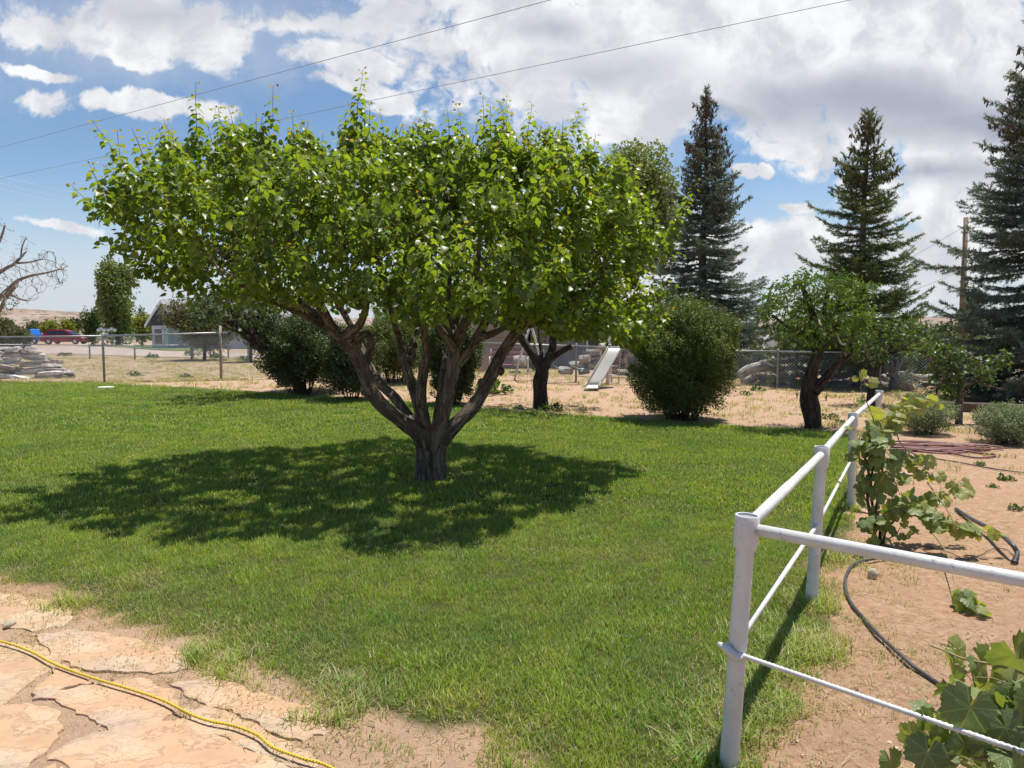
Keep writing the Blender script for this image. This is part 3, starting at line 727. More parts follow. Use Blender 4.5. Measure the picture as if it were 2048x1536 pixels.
# ------------------------------------------------------------ flagstones
def flagstones():
    m, g = newmat('sandstone'); tc = g.n('ShaderNodeTexCoord').outputs['Object']; oi = g.n('ShaderNodeObjectInfo').outputs['Random']
    n1 = g.noise(tc, 3.0, 7, 0.65, 0.4); n2 = g.noise(tc, 26, 6, 0.7)
    mp = g.n('ShaderNodeMapping', tc); mp.inputs['Scale'].default_value = (1, 1.5, 1); n3 = g.noise(mp.outputs[0], 4, 9, 0.62, 0.25)
    c = g.ramp(n1, (0.3, (0.37, 0.235, 0.14)), (0.5, (0.45, 0.31, 0.19)), (0.7, (0.53, 0.40, 0.265)))
    c = g.mix(g.mr(n3, 0.5, 0.62, 0, .5), c, (0.56, 0.45, 0.32))
    c = g.mix(g.mr(n3, 0.36, 0.45, .5, 0), c, (0.36, 0.205, 0.125))
    c = g.mix(g.mr(n2, 0.56, 0.7, 0, .45), c, (0.29, 0.21, 0.15))
    c = g.mix(g.m('MULTIPLY', oi, .55), c, (0.50, 0.29, 0.175))
    c = g.mix(g.mr(g.noise(tc, 1.7, 4), .5, .62, 0, .5), c, (0.36, 0.30, 0.235))
    terr = g.m('MULTIPLY', g.m('ADD', g.mr(n3, 0.49, 0.53), g.m('MULTIPLY', g.mr(n3, 0.57, 0.60), .6)), .55)
    h = g.m('ADD', g.m('MULTIPLY', terr, .5), g.m('ADD', g.m('MULTIPLY', n1, .5), g.m('MULTIPLY', n2, .16)))
    outm(g, princ(g, c, 0.9, 0.2, normal=bump(g, h, 0.9, 0.012)))
    stones = [
        ([(-420, 1170), (0, 1178), (60, 1188), (138, 1214), (128, 1238), (60, 1252), (0, 1240), (-420, 1250)], 'greyish flat flagstone at the lawn edge, farthest back on the left', (.0)),
        ([(75, 1264), (150, 1252), (250, 1268), (340, 1290), (372, 1306), (372, 1326), (330, 1334), (240, 1334), (170, 1330), (110, 1305)], 'flaky pale-topped flagstone with a white flaking patch beside the grass', .5),
        ([(-300, 1278), (0, 1276), (70, 1284), (130, 1310), (100, 1326), (55, 1356), (0, 1398), (-300, 1440)], 'large smooth peach flagstone under the start of the yellow cord', .2),
        ([(120, 1322), (160, 1336), (185, 1358), (130, 1366), (95, 1386), (66, 1388), (70, 1370), (95, 1348)], 'small triangular flagstone just behind the yellow cord', .9),
        ([(92, 1378), (180, 1362), (280, 1347), (345, 1375), (350, 1410), (320, 1428), (290, 1448), (220, 1446), (185, 1425), (120, 1398)], 'mid-sized cream flagstone crossed by the yellow cord', .35),
        ([(345, 1360), (430, 1346), (520, 1378), (630, 1410), (650, 1450), (600, 1470), (560, 1460), (480, 1420), (400, 1395)], 'rough tan flagstone between the yellow cord and the dry grass', .7),
        ([(365, 1410), (425, 1400), (500, 1435), (585, 1480), (635, 1505), (620, 1530), (540, 1505), (470, 1478), (400, 1440)], 'narrow grey-tan flagstone running alongside the yellow cord', .1),
        ([(-200, 1412), (60, 1402), (110, 1412), (120, 1450), (100, 1480), (40, 1530), (-40, 1620), (-200, 1600)], 'orange flagstone with a pale peeled corner at the bottom left', .8),
        ([(105, 1500), (150, 1470), (230, 1448), (330, 1432), (380, 1430), (470, 1482), (560, 1515), (600, 1560), (560, 1640), (330, 1640), (200, 1570)], 'biggest flagstone, thick broken edge, in front of the yellow cord', .45),
        ([(20, 1560), (110, 1518), (160, 1560), (300, 1660), (100, 1760)], 'broken flagstone corner at the very bottom left', .6),
    ]
    rs = np.random.default_rng(77)
    for poly, lab, k in stones:
        P = np.array([tuple(atz(a, b, .03))[:2] for a, b in poly]); c = P.mean(0)
        # rough, chipped outline
        O = []
        for i in range(len(P)):
            a, b = P[i], P[(i+1) % len(P)]; L = np.linalg.norm(b-a); n = max(2, int(L/.028)); nn = np.array([-(b-a)[1], (b-a)[0]])/L
            for q in range(n):
                t = q/n; O.append(a+(b-a)*t+nn*(rs.normal()*.0035+.010*math.sin(t*9+i*3)*(0 < t < 1)))
        O = (np.array(O)-c)*1.045; n = len(O)
        top = .009+.006*k; V = []; rings = [(1.0, -.02), (1.0, top-.008), (.985, top-.002), (.92, top), (.6, top), (.3, top)]
        for s_, z in rings:
            zz = z+(0 if z < top-.005 else (vnoise(O[:, 0]*s_+c[0], O[:, 1]*s_+c[1], .25, 3)-.5)*.006+(O[:, 0]*.006*(k-.5)))
            V.append(np.stack([O[:, 0]*s_, O[:, 1]*s_, zz if not np.isscalar(zz) else np.full(n, zz)], -1))
        V = np.concatenate(V+[np.array([[0, 0, top]])]); T = []
        j = np.arange(n); kk = (j+1) % n
        for q in range(len(rings)-1):
            a = q*n; T += [np.stack([a+j, a+kk, a+n+kk], -1), np.stack([a+j, a+n+kk, a+n+j], -1)]
        a = (len(rings)-1)*n; T.append(np.stack([a+j, a+kk, np.full(n, a+n)], -1)); T = np.concatenate(T)
        if (P[:, 0]*np.roll(P[:, 1], -1)-np.roll(P[:, 0], -1)*P[:, 1]).sum() < 0: T = T[:, ::-1]
        G = Geo(); G.add(V, T); o = G.build('flagstone', m, smooth='auto'); o.location = (c[0], c[1], .0)
        tag(o, lab, 'flagstone', 'flagstones of the path')
flagstones()
# ------------------------------------------------------------ cord, hoses, small rocks
def rope(name, P, rad, mat, lay=None):
    G = Geo(); G.tube(P, rad, 8, 0, rough=.0)
    return G.build(name, mat)
def cord():
    px = [(-260, 1232), (-120, 1256), (0, 1282), (60, 1302), (110, 1328), (180, 1354), (260, 1378), (320, 1398), (350, 1412), (385, 1430), (420, 1442), (470, 1452), (515, 1470), (545, 1494), (600, 1515), (660, 1534), (740, 1590), (800, 1680)]
    P = catmull([tuple(atz(a, b, .032)) for a, b in px], 30)
    L = np.concatenate([[0], np.cumsum(np.linalg.norm(np.diff(P, axis=0), axis=1))])
    m, g = newmat('yellow_cord'); uv = attr(g, 'tuv', 'Vector'); sp = g.n('ShaderNodeSeparateXYZ', uv)
    ang = g.m('ARCTAN2', sp.outputs[1], sp.outputs[0])
    s = g.m('SINE', g.m('ADD', g.m('MULTIPLY', sp.outputs[2], 420), g.m('MULTIPLY', ang, 2)))
    c = g.mix(g.mr(s, -1, 1), (0.55, 0.36, 0.03), (0.80, 0.62, 0.07)); outm(g, princ(g, c, .5, .4, normal=bump(g, s, .8, .003)))
    G = Geo(); G.tube(P, .0062+.0007*np.sin(L*420/2), 10)
    tag(G.build('extension_cord', m), 'twisted yellow cord snaking over the flagstones', 'cord')
cord()
def hoses():
    # grey drip hose from the vine to the lower right
    px = [(1790, 1112), (1745, 1118), (1708, 1128), (1692, 1152), (1692, 1180), (1702, 1205), (1720, 1228), (1752, 1264), (1790, 1300), (1830, 1335), (1870, 1362), (1905, 1390), (1960, 1432), (2040, 1490), (2140, 1560)]
    tag(rope('drip_hose', catmull([tuple(atz(a, b, .022)) for a, b in px], 10), .0100, M['black_rubber']), 'dark rubber hose curving over the bare dirt from the grapevine', 'hose')
    px = [(1912, 1018), (1950, 1042), (1990, 1062), (2020, 1085), (2034, 1105), (2030, 1122)]
    Y = [0.02, .05, .10, .12, .07, .02]
    P = catmull([tuple(atz(a, b, z)) for (a, b), z in zip(px, Y)], 8)
    t = thing('hose_end', 'thick grey hose end with a black coupling arching out from under the vine', 'hose', tuple(P[-1]))
    G = Geo(); G.tube(P-P[-1], .017, 10); G.build('hose', M['black_rubber'], t)
    d = P[-1]-P[-3]; d /= np.linalg.norm(d); G = Geo(); G.tube([-d*.03, d*.0, d*.001, d*.03], [.021, .021, .024, .024], 12); G.build('coupling', simple('coupling', (.02, .02, .022), .5), t)
    px = [(1850, 1092), (1900, 1105), (1930, 1118), (1960, 1110), (1985, 1098), (2010, 1098), (2030, 1112)]
    tag(rope('thin_tube', catmull([tuple(atz(a, b, .008)) for a, b in px], 8), .003, M['black_rubber']), 'thin brown irrigation tube wiggling across the dirt below the vine', 'hose')
    # coiled maroon garden hose
    r = np.random.default_rng(4); c = atz(1872, 896, .02); P = []
    for k in range(9):
        rx = .62+.12*r.normal(); ry = .30+.05*r.normal(); ox = r.normal()*.10; oy = r.normal()*.05
        for q in range(14):
            a = q/14*6.283+k*.3; P.append((c.x+ox+rx*math.cos(a)*(1+.15*math.cos(2*a)), c.y+oy+ry*math.sin(a), .015+.011*(k % 4)+.006*math.sin(a*3+k)))
    P += [tuple(atz(1950, 905, .02)), tuple(atz(1985, 908, .02)), tuple(atz(1988, 912, .02)), tuple(atz(1950, 915, .02)), tuple(atz(1880, 902, .02))]
    m = simple('maroon_hose', (0.20, 0.085, 0.075), .5, var=.2, scale=5, dirt=((.3, .2, .15), .4))
    tag(rope('garden_hose', catmull(P, 4), .013, m), 'coiled maroon garden hose lying on the dirt beyond the grapevine', 'hose')
    px = [(1790, 850, .55), (1800, 885, .30), (1822, 905, .05), (1860, 915, .015), (1920, 925, .015), (1990, 938, .015), (2060, 946, .015), (2200, 960, .01)]
    tag(rope('irrigation_line', catmull([tuple(atz(a, b, z)) for a, b, z in px], 8), .008, M['black_rubber']), 'dark irrigation line dropping from the vine and running right across the dirt', 'hose')
hoses()
def rock(c, d, mat, label, seed, group=None, cat='rock'):
    q = np.random.default_rng(seed); pts = rdir(90, q)*np.array(d)/2*q.uniform(.86, 1.0, (90, 1)); vv, tt = bmesh_hull(pts)
    G = Geo(); G.add(vv, tt); o = G.build('rock', mat, smooth='auto'); o.location = (c[0], c[1], d[2]*.32); o.rotation_euler = (0, 0, seed)
    return tag(o, label, cat, group)
M['stone'] = simple('stone', (0.40, 0.33, 0.24), .9, var=.25, scale=20, bmp=.6)
M['red_stone'] = simple('red_stone', (0.52, 0.34, 0.25), .9, var=.2, scale=10, bmp=.6)
rock(atz(1745, 1155), (.085, .075, .085), M['stone'], 'rounded buff rock beside the hose below the big grapevine', 1)
rock(atz(1860, 957), (.30, .16, .05), M['red_stone'], 'flat reddish rock slab on the dirt behind the grapevine', 2)
rock(atz(1822, 950), (.28, .14, .05), M['red_stone'], 'flat pale rock slab half hidden behind the grapevine leaves', 3)
rock(atz(1883, 960), (.14, .10, .04), M['red_stone'], 'small flat red rock right of the two slabs', 4)
rock(atz(1722, 1022), (.26, .12, .04), M['red_stone'], 'flat pink rock at the foot of the third rail post', 5)
rock(atz(1825, 917), (.17, .15, .06), simple('pink_paver', (.50, .30, .24), .9), 'round pink paver at the edge of the hose coil', 6, cat='paver')
rock(atz(20, 1252), (.13, .06, .05), M['stone'], 'broken pale stone chip beside the farthest flagstone', 8)
G = Geo(); G.tube([(0, 0, -.02), (0, 0, .03), (0, 0, .035)], [.21, .21, .19], 28)
o = G.build('valve_cover', simple('concrete_white', (.62, .60, .55), .8), smooth='auto'); p = atg(212, 777); o.location = (p.x, p.y, p.z+.015)
tag(o, 'round white cover lying flat in the far left of the lawn', 'valve cover')
# ------------------------------------------------------------ pipe railing
def railing():
    tops = [atz(1495, 1030, 1.0), atz(1644, 893, .988), atz(1706, 826, .915), atz(1759, 781, .90)]
    feet = [atz(1457, 1538), atz(1622, 1210), atz(1702, 1018), atz(1747, 905)]
    feet[3] = Vector((tops[3].x-.03, tops[3].y+.05, 0))
    e1 = atz(2048, 1156, .95); s1 = Vector((tops[0].x, tops[0].y, .95)); near_t = s1+(e1-s1)*1.5; near_t.z = .99; near_f = Vector((near_t.x, near_t.y, 0))
    r0 = thing('pipe_railing', 'white painted pipe railing along the right side of the lawn', 'railing', (feet[0].x, feet[0].y, 0)); O = Vector(r0.location)
    def part(nm, G, smooth=True): return G.build(nm, M['white_paint'], r0, smooth)
    for k, (t, f) in enumerate(zip(tops+[near_t], feet+[near_f])):
        G = Geo(); d = (t-f).normalized(); G.tube([f-O-d*.1, f-O+d*.02, t-O-d*.04], [.036, .036, .033], 20); po = part('post', G, 'auto')
        G = Geo(); a = t-O-d*.125; b = t-O
        prof = [(a, .033), (a+d*.001, .044), (a+d*.03, .046), (b-d*.004, .046), (b, .044), (b-d*.0005, .038), (b-d*.012, .037), (b-d*.0125, .030)]
        if k == 0: prof = [(p_, r_*1.0) for p_, r_ in prof]
        G.tube([p_ for p_, r_ in prof], [r_ for p_, r_ in prof], 24, cap=False, axis=tuple(d)); s = G.build('post_sleeve', M['white_paint'], po, 'auto'); G = Geo(); G.tube([b-d*.03, b-d*.009], .0375, 20, axis=tuple(d)); G.build('pipe_end', M['galv_dull'], po, 'auto')
    lvl = lambda v, z: Vector((v.x, v.y, z))
    for a, b in zip(tops[:3], tops[1:]):
        A = lvl(a, a.z-.045)-O; B = lvl(b, b.z-.045)-O; G = Geo(); mid = A.lerp(B, .45)
        G.tube([A, mid-(B-A).normalized()*.002, mid, B], [.0235, .0235, .0215, .0215], 16); part('top_rail', G)
    A = lvl(tops[0], tops[0].z-.05)-O; B = near_t-O-Vector((0, 0, .05)); G = Geo(); G.tube([A, A.lerp(B, .5), B], .0225, 16); part('top_rail', G)
    mids = [tops[0].lerp(feet[0], .50), tops[1].lerp(feet[1], .49), tops[2].lerp(feet[2], .46), tops[3].lerp(feet[3], .42)]
    mids[0] = tops[0].lerp(feet[0], .49)
    for a, b in zip(mids[:3], mids[1:]):
        G = Geo(); s = (b-a).cross(Vector((0, 0, 1))).normalized()*.002; G.tube([a-O+s, (a+b)/2-O+s, b-O+s], .0115, 10); part('middle_rail', G)
        G = Geo(); e = b-O+s*.3
        G.tube([e-(b-a).normalized()*.05, e-(b-a).normalized()*.04, e-(b-a).normalized()*.02, e], [.012, .018, .019, .012], 10); part('weld', G)
    # ribbed reinforcing bar on the near span
    a = atz(1462, 1303, .469)-O; e2 = atz(2048, 1505, .46)-O; b = a+(e2-a)*1.5; b = Vector((near_t.x-O.x, near_t.y-O.y, b.z)) if (b-(near_t-O)).xy.length < .12 else b; n = 340; t = np.linspace(0, 1, n); P = np.array([tuple(a.lerp(b, q)) for q in t])
    rr = .0085+.0015*(np.arange(n) % 4 < 2); G = Geo(); G.tube(P, rr, 8); part('ribbed_bar', G)
    G = Geo(); q = Vector((-.045, .01, .025)); G.tube([a+q, a+q*.55+Vector((0, -.03, .012)), a+Vector((.0, -.044, 0)), a+Vector((.05, -.03, -.012))], [.009, .016, .018, .010], 10, rough=.15); part('weld', G)
railing()
LONG_SPOTS = []
for (px, py, rad, n) in ((1622, 1215, .12, 26), (1702, 1020, .08, 10), (1670, 1120, .14, 16), (1560, 1290, .3, 40), (1620, 1300, .18, 24), (1500, 1430, .22, 30), (140, 1215, .13, 14), (400, 1318, .09, 12), (700, 1395, .15, 18), (620, 1450, .05, 4), (680, 1445, .05, 5), (1520, 1360, .15, 22), (1440, 1500, .2, 24), (500, 1340, .2, 16)):
    p = atz(px, py); LONG_SPOTS.append((p.x, p.y, rad, n))
make_grass(); make_litter()
# ------------------------------------------------------------ the apricot tree in the lawn
def apricot():
    Y0 = 8.2; base = atg(861, 962)
    t = thing('apricot_tree', 'broad vase-shaped fruit tree with five thick limbs, alone in the middle of the lawn', 'tree', tuple(base)); O = np.array(base)
    L = []
    def limb(*spec): L.append(px_limb(spec, Y0))
    limb((848, 975, 19, -.05), (847, 940, 17, -.05), (848, 905, 16, -.06), (838, 868, 17, -.1), (805, 843, 15.5, -.2), (765, 812, 15, -.3), (742, 782, 15.5, -.35), (728, 745, 15, -.4), (712, 708, 15, -.45), (690, 680, 15, -.5), (664, 655, 13, -.6), (645, 620, 11, -.75), (620, 575, 9, -.95), (590, 520, 7, -1.2))
    limb((677, 673, 12, -.5), (640, 640, 12, -.3), (605, 612, 10, -.1), (560, 580, 9, .1), (505, 548, 8, .3), (440, 505, 6, .6), (370, 460, 4.5, .8))
    limb((686, 676, 10, -.5), (715, 655, 9, -.7), (728, 628, 8, -1.0), (735, 590, 6.5, -1.4), (730, 540, 5, -1.8))
    limb((700, 690, 10, -.45), (722, 672, 8, -.35), (735, 668, 8, -.3), (743, 684, 9, -.25), (738, 712, 10, -.2), (728, 735, 10, -.3))
    limb((660, 655, 9, -.55), (600, 625, 8, -.9), (540, 600, 6.5, -1.3), (480, 570, 5, -1.6))
    limb((852, 900, 14, .1), (832, 862, 13, .3), (812, 828, 11.5, .6), (790, 795, 10.5, .9), (762, 770, 9.5, 1.2), (740, 735, 9, 1.5), (720, 690, 8, 1.7), (690, 630, 7, 2.0), (640, 560, 6, 2.4), (590, 500, 5, 2.6))
    limb((856, 910, 15, .02), (848, 865, 13, .05), (838, 820, 12, .1), (828, 780, 11.5, .2), (815, 745, 11, .3), (808, 715, 11, .35), (800, 685, 9, .3), (790, 650, 7, .2), (775, 590, 6, .0), (760, 520, 5, -.2))
    limb((815, 728, 9, .3), (826, 700, 9, .5), (828, 680, 8, .6), (835, 655, 6, .9), (840, 600, 5, 1.3), (845, 530, 4, 1.6))
    limb((862, 900, 13, -.02), (852, 850, 12, -.1), (843, 800, 11, -.15), (845, 755, 11, -.2), (852, 715, 9.5, -.3), (850, 680, 8, -.4), (846, 630, 7, -.6), (850, 560, 6, -.9), (845, 480, 4.5, -1.3))
    limb((868, 905, 16, -.03), (876, 868, 15, -.1), (887, 825, 14.5, -.15), (898, 780, 15, -.2), (906, 735, 15, -.25), (910, 700, 14, -.25), (920, 670, 11, -.35), (935, 635, 9.5, -.5), (950, 590, 8, -.8), (955, 530, 6, -1.2), (960, 470, 4.5, -1.5))
    limb((908, 702, 11, -.25), (890, 672, 9, -.45), (865, 642, 8, -.7), (835, 618, 7, -1.0), (805, 606, 5.5, -1.3), (770, 570, 4.5, -1.6))
    limb((905, 690, 8, -.25), (897, 655, 6.5, -.3), (896, 610, 5.5, -.4), (900, 550, 4.5, -.5), (905, 480, 3.5, -.6))
    limb((912, 730, 12, -.25), (935, 703, 11, -.2), (955, 675, 10, -.15), (972, 640, 9, -.1), (990, 600, 8, 0), (1010, 550, 7, .2), (1030, 490, 5, .4))
    limb((958, 675, 8, -.15), (985, 667, 7, -.2), (1010, 655, 6, -.4), (1040, 640, 5, -.8), (1090, 620, 4, -1.2))
    limb((874, 972, 18, -.02), (876, 940, 16.5, -.03), (876, 905, 16, -.05), (888, 875, 16, 0), (915, 845, 15.5, .05), (945, 815, 15, .1), (968, 780, 14.5, .2), (985, 745, 14, .3), (1000, 712, 13, .4), (1022, 680, 12, .45), (1050, 640, 11, .5), (1090, 590, 9, .6), (1140, 530, 7, .7), (1190, 470, 5, .8))
    limb((1040, 655, 8, .5), (1085, 640, 7, .9), (1140, 610, 6, 1.2), (1200, 570, 4.5, 1.4))
    limb((1060, 628, 8, .5), (1100, 620, 7, .1), (1150, 590, 6, -.3), (1210, 550, 4.5, -.6))
    limb((866, 890, 12, .3), (875, 840, 10.5, .7), (883, 780, 10, 1.0), (893, 720, 9, 1.3), (905, 660, 8, 1.7), (925, 600, 6.5, 2.1), (950, 530, 5, 2.5))
    G = Geo()
    for k, (P, r_) in enumerate(L): G.tube(P-O, r_*np.linspace(1.0, .84, len(r_)), 18 if r_[0] > .06 else 12, 0, rough=.085 if r_[0] > .06 else .06, seed=k, freq=7)
    # burls
    for (px, py, rp, dd) in ((1002, 742, 9, .3), (962, 765, 8, .15), (700, 672, 15, -.5), (736, 778, 16, -.36), (812, 716, 12, .33)):
        c = np.array(at(px, py, Y0+dd))-O; s = rp*Y0/F; G.tube([c-[0, 0, s*1.1], c-[0, 0, s*.6], c, c+[0, 0, s*.6], c+[0, 0, s*1.1]], [s*.2, s*.8, s, s*.8, s*.2], 12, rough=.15, seed=rp)
    G.build('trunk', M['bark'], t)
    # crown volume : plan ellipse, flat bottomed, domed towards the viewer
    r = np.random.default_rng(12); cx, cy, rx, ry = -1.30, 8.75, 3.18, 2.95
    A = []
    while len(A) < 4600:
        x = cx+rx*r.uniform(-1.05, 1.05); y = cy+ry*r.uniform(-1, 1); z = r.uniform(1.5, 4.3)
        q = ((x-cx)/rx, (y-cy)/ry); rr = math.hypot(*q); a = math.atan2(q[1], q[0])
        if rr > 0.93+.07*math.sin(5*a+1)+.05*math.sin(9*a): continue
        near = max(0, -q[1])
        top = 3.90-.05*q[0]-1.15*near**1.7-.35*rr**3-1.5*max(0, q[0]-.6)**1.2+.16*math.sin(3.1*x+1)*math.sin(2.3*y)
        bot = 1.84+.10*math.sin(2*x+y)-.30*max(0, q[0])*(rr > .4)-.26*near*.6+(.15 if abs(q[0]) < .5 else 0)+(1.15 if q[1] > -.3 else .75)*rr**5*(q[0] < -.25)+.10*rr**6
        if z > top or z < bot: continue
        if z < bot+.75 and rr < .55 and r.random() < .92: continue      # hollow middle
        A.append((x, y, z))
    nd, pr = limb_nodes(L, tail=.55); n0 = len(nd)
    P, par = grow(nd, pr, A, .12, 1.6, .17, 70)
    rad, ch, dep = skeleton(P, par, n0, .0032, 2.5, .035)
    G = Geo(); Pl = P-O; branch_tubes(G, Pl, par, n0, rad, ch)
    C = np.array([cx, cy, 2.6])
    LF = Geo()
    Mx, pos, ti = leaves_on(P, par, n0, dep, 17, HEART, .059, 4, .06, C, .55, .55, .12, r)
    # upright shoots of this year's growth
    tips = [i for i in range(n0, len(P)) if not ch[i]]
    hi = [i for i in tips if P[i, 2] > 2.9-0.5*max(0, -(P[i, 1]-cy)/ry) or math.hypot((P[i, 0]-cx)/rx, (P[i, 1]-cy)/ry) > .72]
    sel = r.choice(hi, min(380, len(hi)), replace=False)
    SH = [(np.array(P[i]), r.uniform(.12, .34)*(1.6 if r.random() < .18 else 1)) for i in sel]
    for (px, py, ln, dd) in ((255, 310, .45, .1), (240, 360, .4, -.2), (395, 262, .50, -.3), (340, 300, .35, .2), (545, 285, .55, -.2), (460, 300, .5, .4), (495, 300, .45, .1), (703, 275, .66, -.1), (595, 310, .45, .3), (940, 285, .62, 0), (1000, 290, .55, .2), (1005, 300, .55, .5), (1100, 305, .6, .3), (1185, 310, .60, .2), (1140, 320, .4, .5), (775, 300, .4, .2), (830, 320, .4, -.2), (520, 300, .4, .5), (1240, 370, .35, .3), (800, 310, .35, .4), (650, 320, .35, .1), (885, 330, .4, .0)):
        SH.append((np.array(at(px, py+22, Y0+dd)), ln*1.05))
    sm = []; sp_ = []; st = []
    for s0, ln in SH:
        out = s0-C; out[2] = 0; out /= np.linalg.norm(out)+1e-6; rr = math.hypot((s0[0]-cx)/rx, (s0[1]-cy)/ry)
        d = np.array([0, 0, 1.0])+out*(.75*rr**3)+r.normal(size=3)*.26; d /= np.linalg.norm(d)
        n = 6; pts = [s0-d*.12]
        for k in range(n): pts.append(pts[-1]+(d+r.normal(size=3)*.13+np.array([0, 0, .06*k]))*(ln+.12)/n)
        pts = np.array(pts); G.tube(pts-O, np.linspace(.0045, .0018, n+1), 4, 0, cap=False)
        m_ = int(ln/.018)+6; tt = np.linspace(.12, 1.0, m_); pp = np.stack([np.interp(tt*n, np.arange(n+1), pts[:, k]) for k in range(3)], -1)
        az = np.arange(m_)*2.4+r.uniform(0, 6); sz = .082*np.interp(tt, [0, .6, .88, 1], [1, .95, .6, .3])*r.uniform(.85, 1.15, m_)
        fw = np.stack([np.cos(az), np.sin(az), np.interp(tt, [0, .85, 1], [-.85, -.4, .8])], -1)
        nr = np.stack([np.cos(az)*.8, np.sin(az)*.8, np.full(m_, .9)], -1)+r.normal(size=(m_, 3))*.25
        sm.append(axes(fw, nr, sz)); sp_.append(pp+np.stack([np.cos(az), np.sin(az), az*0], -1)*(.012+.02*r.random((m_, 1)))); st.append(np.interp(tt, [0, .75, .93, 1], [.35, .62, .80, 1.0])-r.random(m_)*.12)
    LF.inst(HEART, np.concatenate([Mx]+sm), np.concatenate([pos]+sp_)-O, 0, np.concatenate([ti]+st))
    G.build('branches', M['twig'], t); LF.build('crown', M['apricot_leaf'], t)
    print('apricot nodes', len(P), 'leaves', sum(len(x) for x in sp_)+len(pos))
apricot()
# ------------------------------------------------------------ generic fruit tree
def fruit_tree(name, label, cat, Y0, basepx, limbs, crown, leafmat_, tmpl, lsize, per=6, natt=500, bark='bark_dark', maxd=3, droop=.5, seed=1, step=.12, kill=.16, group=None, shoots=0):
    base = at(basepx[0], basepx[1], Y0); base.z = float(gh(base.x, base.y)); O = np.array(base); r = np.random.default_rng(seed)
    t = thing(name, label, cat, tuple(base), 0, group)
    L = [px_limb(s, Y0) for s in limbs]; G = Geo()
    for k, (P, r_) in enumerate(L): G.tube(P-O, r_, 14, 0, rough=.08, seed=k+seed)
    G.build('trunk', M[bark], t)
    A = []
    els = [(np.array(at(px, py, Y0+dd)), rx*Y0/F, rz*Y0/F, ry) for (px, py, rx, rz, dd, ry) in crown]
    wts = np.array([e[1]*e[2]*e[3] for e in els]); wts /= wts.sum()
    for _ in range(natt):
        c, ex, ez, ey = els[r.choice(len(els), p=wts)]; v = rdir(1, r)[0]*r.random()**.4; A.append(c+v*np.array([ex, ey, ez]))
    nd, pr = limb_nodes(L, tail=.5); n0 = len(nd)
    P, par = grow(nd, pr, A, step, 2.5, kill, 60)
    rad, ch, dep = skeleton(P, par, n0, .003, 2.4, .03)
    G = Geo(); branch_tubes(G, P-O, par, n0, rad, ch, 4); G.build('branches', M['twig'], t)
    C = np.mean([e[0] for e in els], 0)
    Mx, pos, ti = leaves_on(P, par, n0, dep, per, tmpl, lsize, maxd, step*.5, C, droop, .5, .15, r)
    LF = Geo(); LF.inst(tmpl, Mx, pos-O, 0, ti); LF.build('crown', M[leafmat_], t)
    return t
PT = fruit_tree('plum_tree', 'dark fruit tree with a Y-shaped trunk and sawn-off limb, left of the slide', 'tree', 15.5, (1081, 820),
    [[(1081, 828, 17, 0), (1081, 800, 15, 0), (1080, 765, 14, 0), (1084, 738, 13, 0), (1070, 715, 9, 0), (1052, 690, 8, 0), (1035, 668, 7, -.1), (1015, 640, 5, -.3), (1000, 600, 4, -.4)],
     [(1083, 745, 11, 0), (1095, 722, 9, 0), (1105, 695, 8, 0), (1105, 660, 7, .1), (1100, 610, 5, .3), (1095, 560, 3, .4)],
     [(1096, 722, 7, 0), (1112, 710, 6.5, 0), (1130, 698, 6, 0), (1143, 693, 5.5, 0)],
     [(1084, 730, 5, .1), (1082, 700, 3.5, .3), (1078, 660, 3, .5), (1075, 610, 2, .6)],
     [(1105, 680, 5, 0), (1140, 650, 4, 0), (1180, 620, 3, .1), (1210, 590, 2, .2)]],
    [(1110, 590, 130, 60, 0, 1.5), (1180, 640, 70, 40, .3, .7), (1030, 620, 60, 40, 0, .8)], 'green_leaf', HEART, .075, 6, 420, seed=3)
G = Geo(); c = at(1145.5, 692.3, 15.5)-PT.location; d = Vector((.9, -.1, .4)).normalized(); G.tube([c-d*.002, c+d*.003], .052, 14); G.build('sawn_end', M['cutwood'], PT)
PE = fruit_tree('peach_tree', 'peach tree with gnarled dark trunk and long drooping leaves at the lawn corner', 'tree', 12.6, (1625, 858),
    [[(1625, 868, 19, 0), (1626, 855, 17, 0), (1624, 825, 17, 0), (1618, 795, 18, 0), (1620, 775, 17, 0), (1622, 750, 12, 0), (1630, 720, 11, 0), (1638, 695, 10, 0), (1634, 670, 8, 0), (1628, 640, 7, -.1), (1618, 600, 5, -.2), (1600, 570, 3.5, -.3)],
     [(1632, 705, 9, 0), (1650, 685, 8.5, .1), (1663, 665, 7, .1), (1672, 640, 5.5, .1), (1680, 600, 4, .2), (1690, 565, 3, .3)],
     [(1628, 785, 11, -.1), (1644, 765, 9, -.1), (1662, 742, 8, -.15), (1682, 722, 7, -.2), (1698, 706, 7, -.2), (1703, 690, 4.5, -.2), (1708, 660, 4, -.1), (1712, 620, 3, 0)],
     [(1630, 680, 6, 0), (1610, 668, 5, -.1), (1590, 662, 4, -.2), (1570, 650, 3, -.2), (1545, 630, 2.2, -.1)],
     [(1640, 690, 6, .2), (1648, 650, 5, .4), (1650, 610, 4, .5), (1660, 560, 3, .6)]],
    [(1562, 612, 52, 52, 0, .7), (1635, 595, 90, 58, 0, 1.0), (1705, 605, 48, 62, 0, .7), (1640, 655, 105, 32, -.3, .8), (1710, 660, 40, 40, .1, .5), (1620, 560, 40, 30, 0, .5)], 'peach_leaf', LANCE, .105, 11, 900, seed=5, droop=.45)
G = Geo(); P = catmull([at(a, b, 12.35) for a, b in ((1676, 671), (1678, 680), (1683, 687), (1692, 690))], 5)-np.array(PE.location); G.tube(P, np.linspace(.010, .022, len(P)), 8); G.build('peeled_stub', simple('bleached_wood', (.62, .56, .5), .7), PE)
